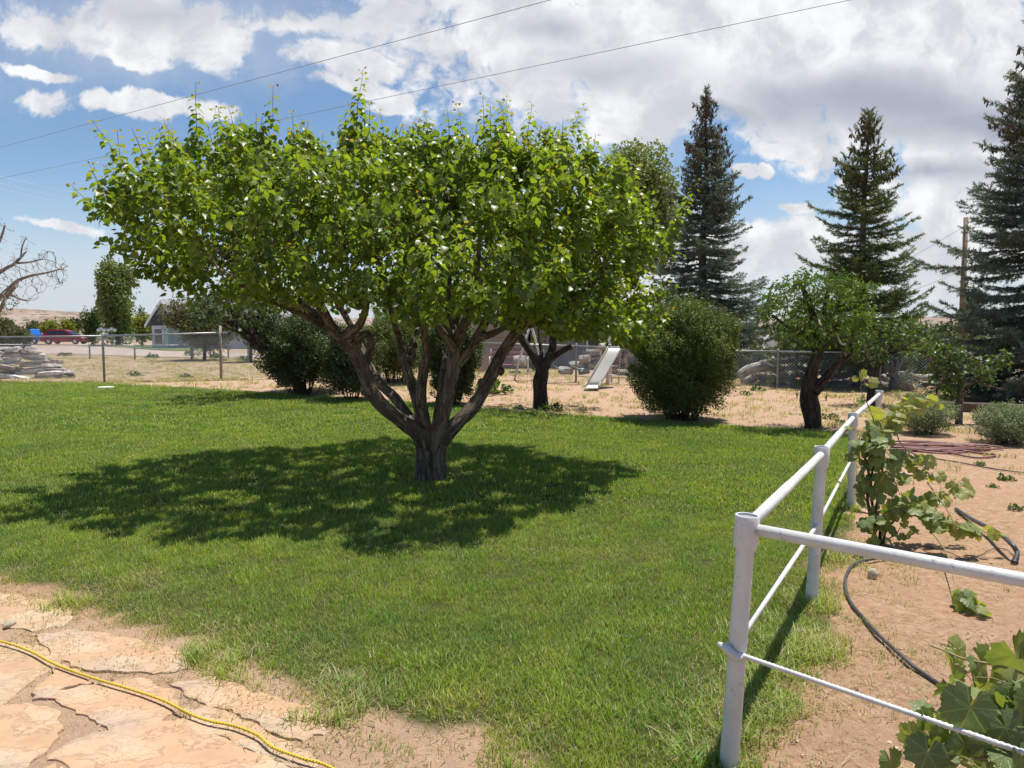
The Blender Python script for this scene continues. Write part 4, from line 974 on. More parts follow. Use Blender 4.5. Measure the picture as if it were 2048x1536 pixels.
fruit_tree('plum_tree', 'light green fruit tree with a thin forked trunk, right behind the peach tree', 'tree', 16.3, (1741, 812),
    [[(1741, 820, 9, 0), (1742, 790, 8, 0), (1748, 760, 8, 0), (1753, 735, 7, 0), (1765, 715, 6, 0), (1785, 690, 5, 0), (1800, 665, 3, 0)],
     [(1752, 738, 5, 0), (1742, 725, 4, .1), (1730, 710, 3, .2), (1720, 680, 2, .3)], [(1757, 728, 5, 0), (1757, 700, 4, .1), (1760, 670, 3, .2), (1755, 640, 2, .2)],
     [(1768, 710, 4, 0), (1800, 700, 3, -.2), (1830, 680, 2, -.3)]],
    [(1760, 665, 70, 40, 0, .9), (1820, 675, 50, 35, 0, .7), (1735, 700, 40, 35, 0, .6), (1800, 640, 50, 25, 0, .6)], 'green_leaf', HEART, .07, 6, 420, seed=8)
fruit_tree('young_apple_tree', 'small open-branched tree with leafy upright and sideways arms, between the two silvery shrubs', 'tree', 13.2, (1917, 848),
    [[(1917, 852, 7.5, 0), (1918, 820, 7, 0), (1920, 790, 7, 0), (1922, 765, 7, 0), (1910, 735, 4, 0), (1895, 705, 3, 0), (1885, 690, 2.5, 0)],
     [(1922, 770, 5, 0), (1950, 765, 3, 0), (1980, 772, 2, 0), (2005, 778, 1.5, 0)], [(1920, 765, 4, 0), (1925, 735, 3.5, 0), (1945, 715, 3, 0), (1965, 735, 2, 0)],
     [(1915, 775, 4, 0), (1880, 760, 3, 0), (1862, 720, 2.5, 0), (1845, 700, 2, 0)], [(1922, 765, 4, 0), (1970, 745, 3, .1), (1995, 715, 2.5, .2), (2010, 700, 2, .2)]],
    [(1898, 705, 28, 26, 0, .3), (1850, 705, 12, 14, 0, .2), (1870, 745, 16, 22, 0, .25), (1900, 745, 25, 28, 0, .3), (1945, 725, 24, 10, 0, .2), (1965, 765, 30, 7, 0, .2), (1990, 730, 20, 16, .2, .3), (2005, 708, 14, 10, .2, .2), (1965, 745, 20, 10, 0, .2), (1905, 785, 25, 12, 0, .3)], 'green_leaf', HEART, .062, 6, 420, bark='bark', seed=9, step=.09, kill=.1)
fruit_tree('leaning_tree', 'dark tree leaning hard to the left beside the leftmost dark bush', 'tree', 17.6, (606, 800),
    [[(612, 808, 12, .3), (604, 785, 11, .3), (596, 765, 9.5, .2), (570, 740, 9.5, .1), (540, 712, 9, 0), (515, 690, 8.5, 0), (495, 672, 8, 0), (478, 658, 6.5, 0), (460, 645, 5, 0), (440, 630, 4, 0)],
     [(505, 680, 7, 0), (500, 660, 5, 0), (495, 640, 4.5, 0), (485, 615, 3.5, .1)], [(515, 690, 6, 0), (510, 660, 4.5, .2), (515, 635, 3.5, .3), (520, 610, 2.5, .4)],
     [(490, 668, 4, 0), (475, 662, 3, -.2), (455, 655, 2.5, -.2), (440, 648, 2, -.3)], [(478, 658, 5, 0), (470, 635, 4, .1), (455, 610, 3, .2)]],
    [(450, 615, 75, 35, 0, 1.6), (520, 615, 55, 30, .3, 1.4), (410, 632, 35, 16, 0, .8), (480, 590, 70, 25, 0, 1.4)], 'dark_leaf', HEART, .10, 5, 560, seed=10, step=.18, kill=.2)
# ------------------------------------------------------------ spruces
def clump():
    V = []; Fc = []; q = np.random.default_rng(1)
    for k in range(11):
        a = k*2.4; z = .05+.8*k/11; d = np.array([math.cos(a), .75, math.sin(a)]); d /= np.linalg.norm(d); p = np.cross(d, [.3, .5, .8]); p /= np.linalg.norm(p)
        o = np.array([0, z, 0]); V += [tuple(o-p*.07), tuple(o+p*.07), tuple(o+d*.48)]; Fc.append((3*k, 3*k+1, 3*k+2))
    V += [(-.05, 0, 0), (.05, 0, 0), (0, 1.15, .0)]; n = 33; Fc.append((n, n+1, n+2))
    return T_(V, Fc)
CLUMP = clump()
def cone():
    q = []; Fc = []
    for k, (z, r_) in enumerate(((0, .05), (.35, .17), (.8, .13), (1, .03))):
        q += [(r_*math.cos(a), z, r_*math.sin(a)) for a in (0, 1.57, 3.14, 4.71)]
    for k in range(3):
        for j in range(4):
            a = 4*k+j; b = 4*k+(j+1) % 4; Fc += [(a, b, b+4), (a, b+4, a+4)]
    return T_(q, Fc)
CONE = cone()
def spruce(label, px, Y0, top_px, Rb, mat, seed, cones=.36, z0=.5, gap=.16, nb=5, power=.8, basepy=None, dens=1.0, droop=.25, name='spruce_tree'):
    b = at(px, 800, Y0); b.z = float(gh(b.x, b.y)); H = at(px, top_px, Y0).z-b.z; O = np.array(b); r = np.random.default_rng(seed)
    t = thing(name, label, 'tree', tuple(b)); G = Geo()
    zz = np.linspace(-.1, H, 26); tw = np.stack([.05*np.sin(zz*1.1), .05*np.cos(zz*.9), zz], -1)
    G.tube(tw, .018*H*(1-zz/H)**.85+.012, 12, rough=.05, seed=seed); G.build('trunk', M['bark'], t)
    B = Geo(); CM = []; CP = []; CT = []; KM = []; KP = []
    z = z0
    while z < H-.06:
        f = z/H; nbr = nb if f < .85 else 4
        a0 = r.uniform(0, 6.28)
        for k in range(nbr):
            az = a0+k*6.283/nbr+r.normal()*.25; L = Rb*(1-f)**power*r.uniform(.6, 1.18)*(1 if f > .12 else .8+1.6*f)*min(1, .35+(1-f)*3.2)+.05
            if r.random() < .10: L *= 1.3
            if r.random() < .12: continue
            elev = .55*(f-.35)*1.2 if f > .5 else .12-droop*(1-f)
            d = np.array([math.cos(az), math.sin(az), 0.0]); n = max(4, int(L/.14)); s = np.linspace(0, 1, n+1)
            x = s*L; zc = x*(elev+r.normal()*.07)+L*(-.20*(1-f)*s**1.2+.34*s**3*(.4+.6*(1-f)))+ (.75*x if f > .86 else 0)
            P = np.stack([d[0]*x, d[1]*x, z+zc], -1)+r.normal(size=(n+1, 3))*.012; P[0] = [0, 0, z]
            B.tube(P, np.linspace(.006+.011*L, .004, n+1), 4, cap=False)
            tang = np.gradient(P, axis=0); tang /= np.linalg.norm(tang, axis=1)[:, None]; side = np.array([-d[1], d[0], 0])
            # side twigs
            st = .13/dens; q = .18*L
            while q < L:
                u = q/L; i = u*n; p0 = np.array([np.interp(i, np.arange(n+1), P[:, c]) for c in range(3)]); tg = tang[min(n, int(i))]
                for sg in (-1, 1):
                    ll = min(.62, .08+.42*(L-q)+.05*L)*r.uniform(.6, 1.15); dv = tg*.65+side*sg*.75+np.array([0, 0, -.12*(1-f)+.05]); dv /= np.linalg.norm(dv)
                    m_ = max(1, int(ll/.085)); hang = -.05*(1-f)
                    for w in range(m_):
                        pp = p0+dv*ll*(w+.1)/m_+np.array([0, 0, hang*(w/m_)**1.5*ll*3]); CP.append(pp); CM.append((dv+r.normal(size=3)*.30, .15*r.uniform(.8, 1.25)*(1 if f < .8 else .7))); CT.append(.25+.5*r.random()+.25*(w == m_-1))
                        if w > 0 and r.random() < .5:
                            CP.append(pp); CM.append((dv*.5+r.normal(size=3)*.7+np.array([0, 0, -.2]), .10*r.uniform(.8, 1.2))); CT.append(.2+.5*r.random())
                    if f > 1-cones and r.random() < .6 and L > .1 and f < .95:
                        for _ in range(1 if f < 1-cones*.55 else 2):
                            KP.append(p0+dv*ll*r.uniform(.3, 1.0)); KM.append((np.array([0, 0, -1.0])+r.normal(size=3)*.3, .145*r.uniform(.8, 1.2)))
                q += st*r.uniform(.8, 1.2)
            for w in range(3): CP.append(P[-1]-tang[-1]*.08*w); CM.append((tang[-1]+r.normal(size=3)*.15, .13)); CT.append(.9*r.random())
        z += gap*r.uniform(.75, 1.25)*(1.15-.5*f)
    CP = np.array(CP); fw = np.array([c[0] for c in CM]); sz = np.array([c[1] for c in CM])
    LF = Geo(); LF.inst(CLUMP, axes(fw, rdir(len(CP), r), sz), CP, 0, np.clip(CT, 0, .95)); B.build('branches', M['twig'], t)
    LF.build('crown', M[mat], t)
    if KP:
        K = Geo(); K.inst(CONE, axes(np.array([c[0] for c in KM]), rdir(len(KP), r), np.array([c[1] for c in KM])), np.array(KP)); tag(K.build('cones', M['cone'], t), kind='stuff')
    print(label, H, len(CP), len(KP))
    return t
spruce('tall blue-grey spruce with brown cones near its tip, behind the round bush', 1402, 27.0, 172, 2.95, 'needle_blue', 1, cones=.46, power=.95)
spruce('green spruce with an open crown and a cone-laden tip, right behind the peach tree', 1716, 21.5, 222, 1.95, 'needle_green', 2, cones=.30, z0=.5, droop=.02, power=.68)
spruce('very tall blue-grey spruce cut off by the right edge of the photo', 2066, 17.5, -6, 2.75, 'needle_blue', 3, cones=.40, z0=.35, gap=.17)
spruce('small dark spruce tip far off, peeping over the fruit trees on the right', 1834, 60.0, 608, 1.3, 'needle_green', 4, cones=0, gap=.35, dens=.5)
spruce('low spreading young spruce between the peach tree and the driftwood logs', 1590, 21.6, 648, 1.7, 'needle_green', 6, cones=0, z0=.35, gap=.2, power=.6)
# ------------------------------------------------------------ shrubs and far trees
def shrub(name, label, px, py, Y0, rx_px, top_py, mat, leaf=.03, n=30000, stems=26, seed=1, zc=.55, cat='bush', tmpl=SIMPLE, low=.12, ry=None, ragged=.16, group=None, fan=True, up=.5, gaps=.36):
    b = at(px, py, Y0); b.z = float(gh(b.x, b.y)); H = at(px, top_py, Y0).z-b.z; rx = rx_px*Y0/F; ry = ry or rx; r = np.random.default_rng(seed)
    t = thing(name, label, cat, tuple(b)); G = Geo(); K = []
    for k in range(stems):
        a = r.uniform(0, 6.28); q = r.random()**.6; e = np.array([math.cos(a)*rx*.82*q, math.sin(a)*ry*.82*q, H*(.92-.35*q*q)*r.uniform(.75, 1.02)])
        s = np.array([math.cos(a), math.sin(a), 0])*.30*rx*q; P = catmull([s, s*1.6+[0, 0, H*.2], e*np.array([.6, .6, .55]), e], 5); P[1:-1] += r.normal(size=(len(P)-2, 3))*.012
        G.tube(P, np.linspace(.010, .004, len(P))*H/2+.002, 5, cap=False, seed=k); K.append(P)
    G.build('stems', M['bark_dark'], t)
    # leaf sprays : many small clusters filling an uneven ellipsoid, denser towards the skin
    m_ = n*2; v = rdir(m_, r); q = r.random(m_)**.38
    lump = 1+ragged*(np.sin(v[:, 0]*7+seed)*np.sin(v[:, 2]*6+seed*2)+.7*np.sin(v[:, 1]*11+v[:, 0]*5+seed)+.5*np.sin(v[:, 2]*15+v[:, 0]*9))
    p = v*(q*lump)[:, None]*np.array([rx, ry, H*(1-zc) if False else H*.5*1.02]); p[:, 2] += H*zc
    p[:, 2] = np.where(p[:, 2] < H*zc, H*zc-(H*zc-p[:, 2])*1.08, p[:, 2])
    # thin bare fan of stems at the foot
    zf = p[:, 2]/H; lim = rx*(.46+1.0*np.clip(zf/.28, 0, 1)**.8) if fan else 1e9
    ok = (p[:, 2] > low*H*r.uniform(.6, 1.8, m_)) & (np.hypot(p[:, 0], p[:, 1]*rx/ry) < lim*r.uniform(.8, 1.05, m_))
    # clustered gaps
    gx = vnoise(p[:, 0]+p[:, 2]*1.7, p[:, 1]-p[:, 2]*1.3, .16*max(.6, H/2), seed)*.6+vnoise(p[:, 0]-p[:, 2], p[:, 1]+p[:, 2], .4*max(.6, H/2), seed+3)*.4
    ok &= gx > gaps; p = p[ok][:n]
    # sprigs that stick out of the skin
    ns = int(n*.02); v = rdir(ns, r); v[:, 2] = np.abs(v[:, 2])*.9+.05; l = 1+ragged*(np.sin(v[:, 0]*7+seed)*np.sin(v[:, 2]*6+seed*2)+.7*np.sin(v[:, 1]*11+v[:, 0]*5+seed)+.5*np.sin(v[:, 2]*15+v[:, 0]*9))
    s0 = v*l[:, None]*np.array([rx, ry, H*.5])*.96; s0[:, 2] += H*zc; dv = v*.6+np.array([0, 0, up]); dv += r.normal(size=dv.shape)*.2; ll = H*.5*r.uniform(.05, .26, ns)
    tt = np.repeat(np.linspace(0, 1, 12)[None], ns, 0)[..., None]; sp_ = (s0[:, None]+dv[:, None]*tt*ll[:, None, None]+r.normal(size=(ns, 12, 3))*leaf*.5).reshape(-1, 3)
    sp_ = sp_[sp_[:, 2] > .2*H]
    P = np.concatenate([p, sp_]); N = len(P); fw = rdir(N, r)+np.array([0, 0, .3]); nr = rdir(N, r)*.8+np.array([0, 0, .7])
    ti = r.beta(2, 2, N)*.7; ti[len(p):] += .12
    LF = Geo(); LF.inst(tmpl, axes(fw, nr, leaf*r.uniform(.7, 1.4, N)), P, 0, np.clip(ti, 0, 1)); LF.build('foliage', M[mat], t)
    return t
def far_tree(name, label, px, Y0, top_py, rx_px, mat, leaf, n, seed, bot_py=None, cat='tree', lobes=9, group=None, trunk='bark_dark', narrow=False, ragged=.2):
    b = at(px, 700, Y0); b.z = 0.0; H = at(px, top_py, Y0).z; bot = at(px, bot_py, Y0).z if bot_py else H*.12; rx = rx_px*Y0/F; r = np.random.default_rng(seed)
    t = thing(name, label, cat, tuple(b), 0, group); G = Geo(); cz = (H+bot)/2; ez = (H-bot)/2
    G.tube([(0, 0, -.1), (.02*H, 0, H*.3), (0, .02*H, H*.6), (0, 0, H*.9)], [.03*H, .024*H, .015*H, .004*H], 8, rough=.06); cs = []
    for k in range(lobes):
        v = rdir(1, r)[0]*r.uniform(.35, .72); c = np.array([v[0]*rx, v[1]*rx, cz+v[2]*ez]); cs.append((c, r.uniform(.38, .6)))
        G.tube(catmull([(0, 0, H*.22+.1*H*r.random()), c*np.array([.4, .4, .75]), c], 4), np.linspace(.012, .003, 9)*H, 4, cap=False)
    G.build('trunk', M[trunk], t)
    cs.append((np.array([0, 0, cz]), .7)); P = []
    w = np.array([s**2 for c, s in cs]); w /= w.sum()
    for (c, s), k in zip(cs, r.multinomial(n, w)):
        v = rdir(k, r); l = 1+ragged*(np.sin(v[:, 0]*6+seed)+np.sin(v[:, 2]*8+c[0]))*.6; P.append(c+v*(r.random(k)**.45*l)[:, None]*np.array([rx*s, rx*s, ez*s*1.0]))
    P = np.concatenate(P); g_ = vnoise(P[:, 0]+P[:, 2]*1.3, P[:, 1]-P[:, 2], H*.05, seed)*.55+vnoise(P[:, 0]-P[:, 2], P[:, 1]+P[:, 2], H*.12, seed+1)*.45
    P = P[(g_ > .35) & (P[:, 2] > .02)]; N = len(P); fw = rdir(N, r); nr = rdir(N, r)*.8+np.array([0, 0, .6])
    LF = Geo(); LF.inst(SIMPLE, axes(fw, nr, leaf*r.uniform(.6, 1.4, N)), P, 0, r.beta(2, 2, N)*.8); LF.build('crown', M[mat], t)
    return t
shrub('round_bush', 'big round dense green bush beside the slide', 1362, 842, 13.8, 104, 616, 'bush_leaf', .032, 105000, 60, 2, zc=.53, ragged=.11, gaps=.37, low=.05)
shrub('round_bush', 'dark bush with bare lower stems, leftmost behind the big tree', 608, 789, 18.2, 90, 636, 'dark_leaf', .045, 42000, 30, 3, zc=.55)
shrub('round_bush', 'dark low bush just left of the big tree trunk', 705, 797, 17.0, 58, 668, 'dark_leaf', .045, 22000, 20, 4, zc=.54)
shrub('round_bush', 'dark tall bush right behind the forking limbs of the big tree', 905, 805, 16.2, 52, 640, 'dark_leaf', .045, 26000, 26, 5, zc=.52, low=.05)
shrub('round_bush', 'middle dark bush filling the gap between the left limb and the trunk', 790, 792, 20.5, 70, 640, 'bush_leaf', .05, 24000, 24, 6, zc=.55)
far_tree('garden_tree', 'bright green leafy tree seen through the forking limbs of the big tree', 840, 27.0, 560, 110, 'green_leaf', .11, 9000, 61, bot_py=690)
shrub('yellow_shrub', 'yellow-green weedy shrub at the foot of the dark bush, left of the swings', 925, 790, 19.0, 28, 715, 'yellow_leaf', .05, 2600, 10, 7, low=.02, fan=False)
shrub('silvery_shrub', 'silvery sage-green shrub at the right edge, in front of the timber edging', 2015, 888, 10.9, 62, 812, 'sage_leaf', .035, 9500, 60, 8, zc=.50, low=.03, tmpl=LANCE, ragged=.1, fan=False, up=1.2)
shrub('silvery_shrub', 'silvery sage-green shrub behind the grapevine, nearer the young apple tree', 1850, 872, 11.9, 52, 800, 'sage_leaf', .035, 8000, 50, 9, zc=.50, low=.03, tmpl=LANCE, ragged=.1, fan=False, up=1.2)
far_tree('cottonwood_tree', 'tall light green cottonwood rising behind the right side of the big tree', 1262, 44.0, 282, 104, 'poplar_leaf', .20, 60000, 62, bot_py=560, lobes=18)
far_tree('poplar_tree', 'tall oval grey-green tree at the left, beyond the wire fence', 237, 74.0, 518, 43, 'poplar_leaf', .26, 24000, 63, bot_py=694, lobes=22, ragged=.1)
far_tree('small_tree', 'light green wispy tree just left of the tall oval tree', 186, 78.0, 604, 22, 'green_leaf', .24, 2800, 64, bot_py=690)
far_tree('yellow_tree', 'yellow-green willow-like shrub between the tall oval tree and the gabled house', 284, 70.0, 626, 22, 'yellow_leaf', .2, 3200, 65, bot_py=692)
far_tree('small_tree', 'dark green tree peeping up left of the gabled house', 290, 95.0, 613, 16, 'dark_leaf', .28, 1800, 66, bot_py=690)
far_tree('yellow_tree', 'bright yellow-green tree above the red car', 104, 100.0, 632, 26, 'yellow_leaf', .3, 2800, 67, bot_py=682)
far_tree('yellow_tree', 'lower yellow-green tree above the tail of the red car, right of its bright neighbour', 133, 98.0, 638, 18, 'yellow_leaf', .3, 1500, 68, bot_py=682)
far_tree('field_tree', 'dull green tree left of the yellow-green trees, under the mesa', 66, 105.0, 641, 22, 'olive_leaf', .3, 1800, 69, bot_py=684)
far_tree('field_tree', 'distant grey-green tree under the mesa, right of the yellow-green trees', 152, 150.0, 635, 16, 'dark_leaf', .42, 1500, 70, bot_py=670)
shrub('roadside_shrub', 'olive green brush at the left edge behind the woodpile', 8, 700, 52.0, 30, 644, 'olive_leaf', .14, 6000, 30, 10, fan=False, low=.02)
shrub('roadside_shrub', 'lower olive brush right of the edge brush, in front of the blue truck', 38, 702, 50.0, 20, 662, 'olive_leaf', .14, 3500, 20, 11, fan=False, low=.02)
far_tree('brown_tree', 'brownish olive half-bare tree in front of the gabled house', 408, 40.0, 588, 78, 'olive_leaf', .12, 19000, 71, bot_py=714, ragged=.3)
far_tree('brown_tree', 'dull olive tree close behind the leaning tree', 500, 38.0, 600, 50, 'olive_leaf', .12, 9000, 72, bot_py=705)
far_tree('yellow_tree', 'yellow-green tree behind the wire fence, just left of the peach tree trunk', 1590, 26.0, 655, 42, 'yellow_leaf', .10, 5200, 73, bot_py=735)
far_tree('yellow_tree', 'yellow-green tree behind the thin forked fruit tree', 1815, 27.0, 690, 50, 'yellow_leaf', .10, 5200, 74, bot_py=775)
far_tree('distant_tree', 'pale willow-green tree behind the grey roofs', 1560, 62.0, 640, 48, 'poplar_leaf', .2, 4500, 75, bot_py=715)
far_tree('distant_tree', 'green tree in the gap between the green spruce and the utility pole', 1790, 48.0, 645, 70, 'green_leaf', .17, 6000, 76, bot_py=730)
far_tree('columnar_tree', 'narrow dark green tree right of the utility pole, behind the nearest spruce', 1945, 46.0, 560, 20, 'green_leaf', .16, 3500, 77, bot_py=700, lobes=12)
far_tree('distant_tree', 'bright green hedge-like tree low behind the nearest spruce', 1965, 36.0, 680, 70, 'green_leaf', .13, 4500, 78, bot_py=740)
far_tree('garden_tree', 'leafy green tree in front of the grey house behind the swings', 1235, 26.5, 650, 38, 'poplar_leaf', .09, 4200, 79, bot_py=765)
far_tree('garden_tree', 'small green tree behind the Y-shaped trunk, by the swings', 1070, 27.5, 668, 24, 'green_leaf', .09, 1700, 80, bot_py=745)
for k, (px, w_, tp) in enumerate(((-140, 90, 640), (330, 40, 655), (620, 90, 640), (900, 80, 640), (1130, 60, 640), (1440, 60, 640), (1690, 60, 650), (1880, 70, 645), (2080, 90, 640))):
    far_tree('distant_tree', ['dark distant tree outside the left edge of the view', 'distant tree behind the gabled house', 'distant trees mass behind the leftmost dark bush', 'distant tree behind the middle of the big tree', 'distant tree behind the grey house with the window', 'distant tree between the tall blue-grey spruce and the hip-roofed house', 'distant tree behind the green spruce', 'distant dark tree left of the utility pole foot', 'distant tree behind the nearest spruce at the right edge'][k], px, 110.0, tp, w_, 'dark_leaf', .5, 3000, 90+k, bot_py=690)
for k, (px, Y_, tp, w_, mt, lab) in enumerate(((1500, 29.0, 672, 40, 'olive_leaf', 'olive shrubby tree behind the arched driftwood trunk'), (1665, 25.0, 650, 46, 'dark_leaf', 'dark tree directly behind the upper trunk of the peach tree'), (1730, 28.0, 640, 46, 'yellow_leaf', 'yellow-green tree behind the gap right of the peach tree'),
        (1868, 25.5, 668, 40, 'dark_leaf', 'dark dense tree behind the left arm of the young apple tree'), (1925, 30.0, 648, 46, 'olive_leaf', 'olive tree behind the foot of the utility pole'), (1990, 27.0, 655, 46, 'dark_leaf', 'dark tree behind the lower boughs of the right-edge spruce'), (2070, 28.0, 640, 50, 'dark_leaf', 'dark tree at the right edge behind the nearest spruce'), (1790, 24.5, 702, 34, 'dark_leaf', 'low dark tree behind the upturned root stump'))):
    far_tree('hedge_tree', lab, px, Y_, tp, w_, mt, .10, 5200, 120+k, bot_py=772, lobes=11, ragged=.3)
# small weeds and a day lily
def lily(px, py, lab):
    b = atg(px, py); t = thing('daylily', lab, 'flower', tuple(b)); G = Geo(); r = np.random.default_rng(int(px))
    for k in range(16):
        a = r.uniform(0, 6.28); d = np.array([math.cos(a), math.sin(a), 0]); p = np.array([-d[1], d[0], 0])*.012; h = r.uniform(.15, .32)
        V = [tuple(-p), tuple(p)];
        for s in (.5, 1.0): c = d*h*.5*s*s+np.array([0, 0, h*(s-.25*s*s)]); w_ = p*(1-s)*.9+p*.02; V += [tuple(c-w_), tuple(c+w_)]
        G.add(V, [(0, 1, 3), (0, 3, 2), (2, 3, 5), (2, 5, 4)], 0, r.random()*.6)
    G.build('leaves', M['green_leaf'], t); G = Geo(); G.tube([(0, 0, 0), (.01, 0, .25), (.02, 0, .45)], .006, 5); G.build('stem', M['green_leaf'], t)
    G = Geo()
    for k in range(6):
        a = k*1.047; d = np.array([math.cos(a), math.sin(a), 0]); p = np.array([-d[1], d[0], 0])*.02; o = np.array([.02, 0, .45])
        G.add([o, o+d*.035+p+[0, 0, .03], o+d*.075+[0, 0, .05], o+d*.035-p+[0, 0, .03]], [(0, 1, 2), (0, 2, 3)])
    G.build('flower', simple('orange_petal', (.75, .20, .05), .5), t)
lily(1652, 801, 'single orange flower on a leafy stalk behind the peach trunk'); lily(1594, 796, 'orange-tipped weedy plant just left of the peach trunk')
def weed(px, py, s, lab, mat='green_leaf'):
    b = atg(px, py); G = Geo(); r = np.random.default_rng(int(px+py)); n = 90; P = rdir(n, r)*np.array([s, s, s*.6])*r.random((n, 1))**.5; P[:, 2] = np.abs(P[:, 2])
    G.inst(SIMPLE, axes(rdir(n, r)+P/s, rdir(n, r)+np.array([0, 0, 1.2]), s*.4*r.uniform(.7, 1.3, n)), P, 0, r.random(n)*.7); o = G.build('weed', M[mat], smooth=False); o.location = b
    tag(o, lab, 'weed', 'weeds on the bare ground')
for k, (px, py, s, lab) in enumerate(((1660, 838, .16, 'low leafy weed on the dirt right of the peach trunk'), (1683, 850, .12, 'small weed near the far corner of the railing'), (1492, 790, .16, 'weed at the fence below the driftwood logs, left one'), (1514, 782, .20, 'weed at the fence below the driftwood logs, right one'),
        (985, 787, .5, 'low green weed patch on the dirt below the red bench'), (1035, 818, .12, 'small weed left of the Y-shaped trunk'), (372, 757, .22, 'weed at the dirt edge left of the wooden fence post'), (270, 752, .25, 'weed tuft right of the steel fence post'), (385, 712, .5, 'green weed clump in the dry field, left of the wooden post'), (430, 716, .45, 'green weed clump in the dry field beside the wooden post'), (305, 716, .4, 'leftmost green weed clump in the dry field'), (1107, 822, .25, 'weed at the right foot of the Y-shaped trunk'), (488, 722, .4, 'green weed under the leaning trunk in the dry field'), (130, 712, .4, 'weed in front of the parked red car'), (1960, 930, .07, 'tiny weed on the dirt right of the hose coil'), (2010, 960, .09, 'tiny weed near the right edge, past the irrigation line'), (2030, 1020, .08, 'tiny weed by the right edge above the hose end'), (1985, 975, .06, 'tiny weed right of the vine tip'))):
    weed(px, py, s, lab)
# ------------------------------------------------------------ bare tree on the left
def bare_tree():
    Y0 = 30.0; b = at(-60, 740, Y0); b.z = 0; O = np.array(b); r = np.random.default_rng(31)
    t = thing('dead_tree', 'leafless grey tree reaching in from the left edge above the woodpile', 'tree', tuple(b))
    L = [px_limb(s, Y0) for s in ([(-62, 745, 13, 0), (-58, 700, 12, 0), (-50, 650, 11, 0), (-45, 600, 9, 0), (-52, 550, 7, .3), (-40, 490, 4, .6), (-20, 450, 2.5, .6), (-5, 420, 2, .5)],
        [(-48, 640, 7, 0), (-20, 610, 5.5, -.2), (10, 585, 4.5, -.3), (35, 562, 3.5, -.3), (60, 552, 2.8, -.2), (95, 545, 2, 0), (125, 537, 1.2, .1)],
        [(-46, 600, 6, 0), (-20, 560, 4.5, .2), (10, 538, 3.5, .2), (28, 528, 3, .2), (42, 515, 2.2, .2), (52, 503, 1.6, .2)], [(30, 527, 2.2, .2), (60, 524, 1.8, .3), (85, 518, 1.2, .4)],
        [(42, 515, 1.8, .2), (44, 495, 1.4, .2), (52, 475, .8, .2)], [(-50, 570, 5, 0), (-25, 520, 3.5, -.3), (0, 480, 2.5, -.4), (10, 450, 1.5, -.4)],
        [(-46, 620, 5, .2), (-10, 600, 4, .3), (20, 590, 3, .4), (40, 598, 2, .4), (58, 602, 1.2, .4)], [(-48, 660, 5, 0), (-10, 635, 4, 0), (10, 600, 3, 0), (30, 575, 2.5, 0)])]
    G = Geo()
    for k, (P, q) in enumerate(L): G.tube(P-O, q, 8, rough=.06, seed=k)
    G.build('trunk', M['bark_grey'], t); A = []
    for _ in range(520):
        px = r.uniform(-60, 138); hi = 440+max(0, px)*.62; lo = 640-max(0, px)*.55
        A.append(tuple(at(px, r.uniform(hi, lo), Y0+r.uniform(-1.3, 1.3))))
    nd = []; 
    for P, q in L: nd += [p for k, p in enumerate(P) if k > len(P)*.3]
    P, par = grow(nd, [-1]*len(nd), A, .22, 3, .2, 30); rad, ch, dep = skeleton(P, par, len(nd), .0075, 2.4, .02)
    G = Geo(); branch_tubes(G, P-O, par, len(nd), rad, ch, 4); G.build('branches', M['bark_grey'], t)
    idx = [i for i in range(len(nd), len(P)) if P[i, 0] < at(28, 600, Y0).x and P[i, 2] < at(0, 560, Y0).z]
    if idx:
        idx = np.repeat(idx, 5); LF = Geo(); LF.inst(SIMPLE, axes(rdir(len(idx), r), rdir(len(idx), r), np.full(len(idx), .09)), P[idx]+r.normal(size=(len(idx), 3))*.12-O, 0, r.random(len(idx))*.5); LF.build('leaves', M['olive_leaf'], t)
bare_tree()
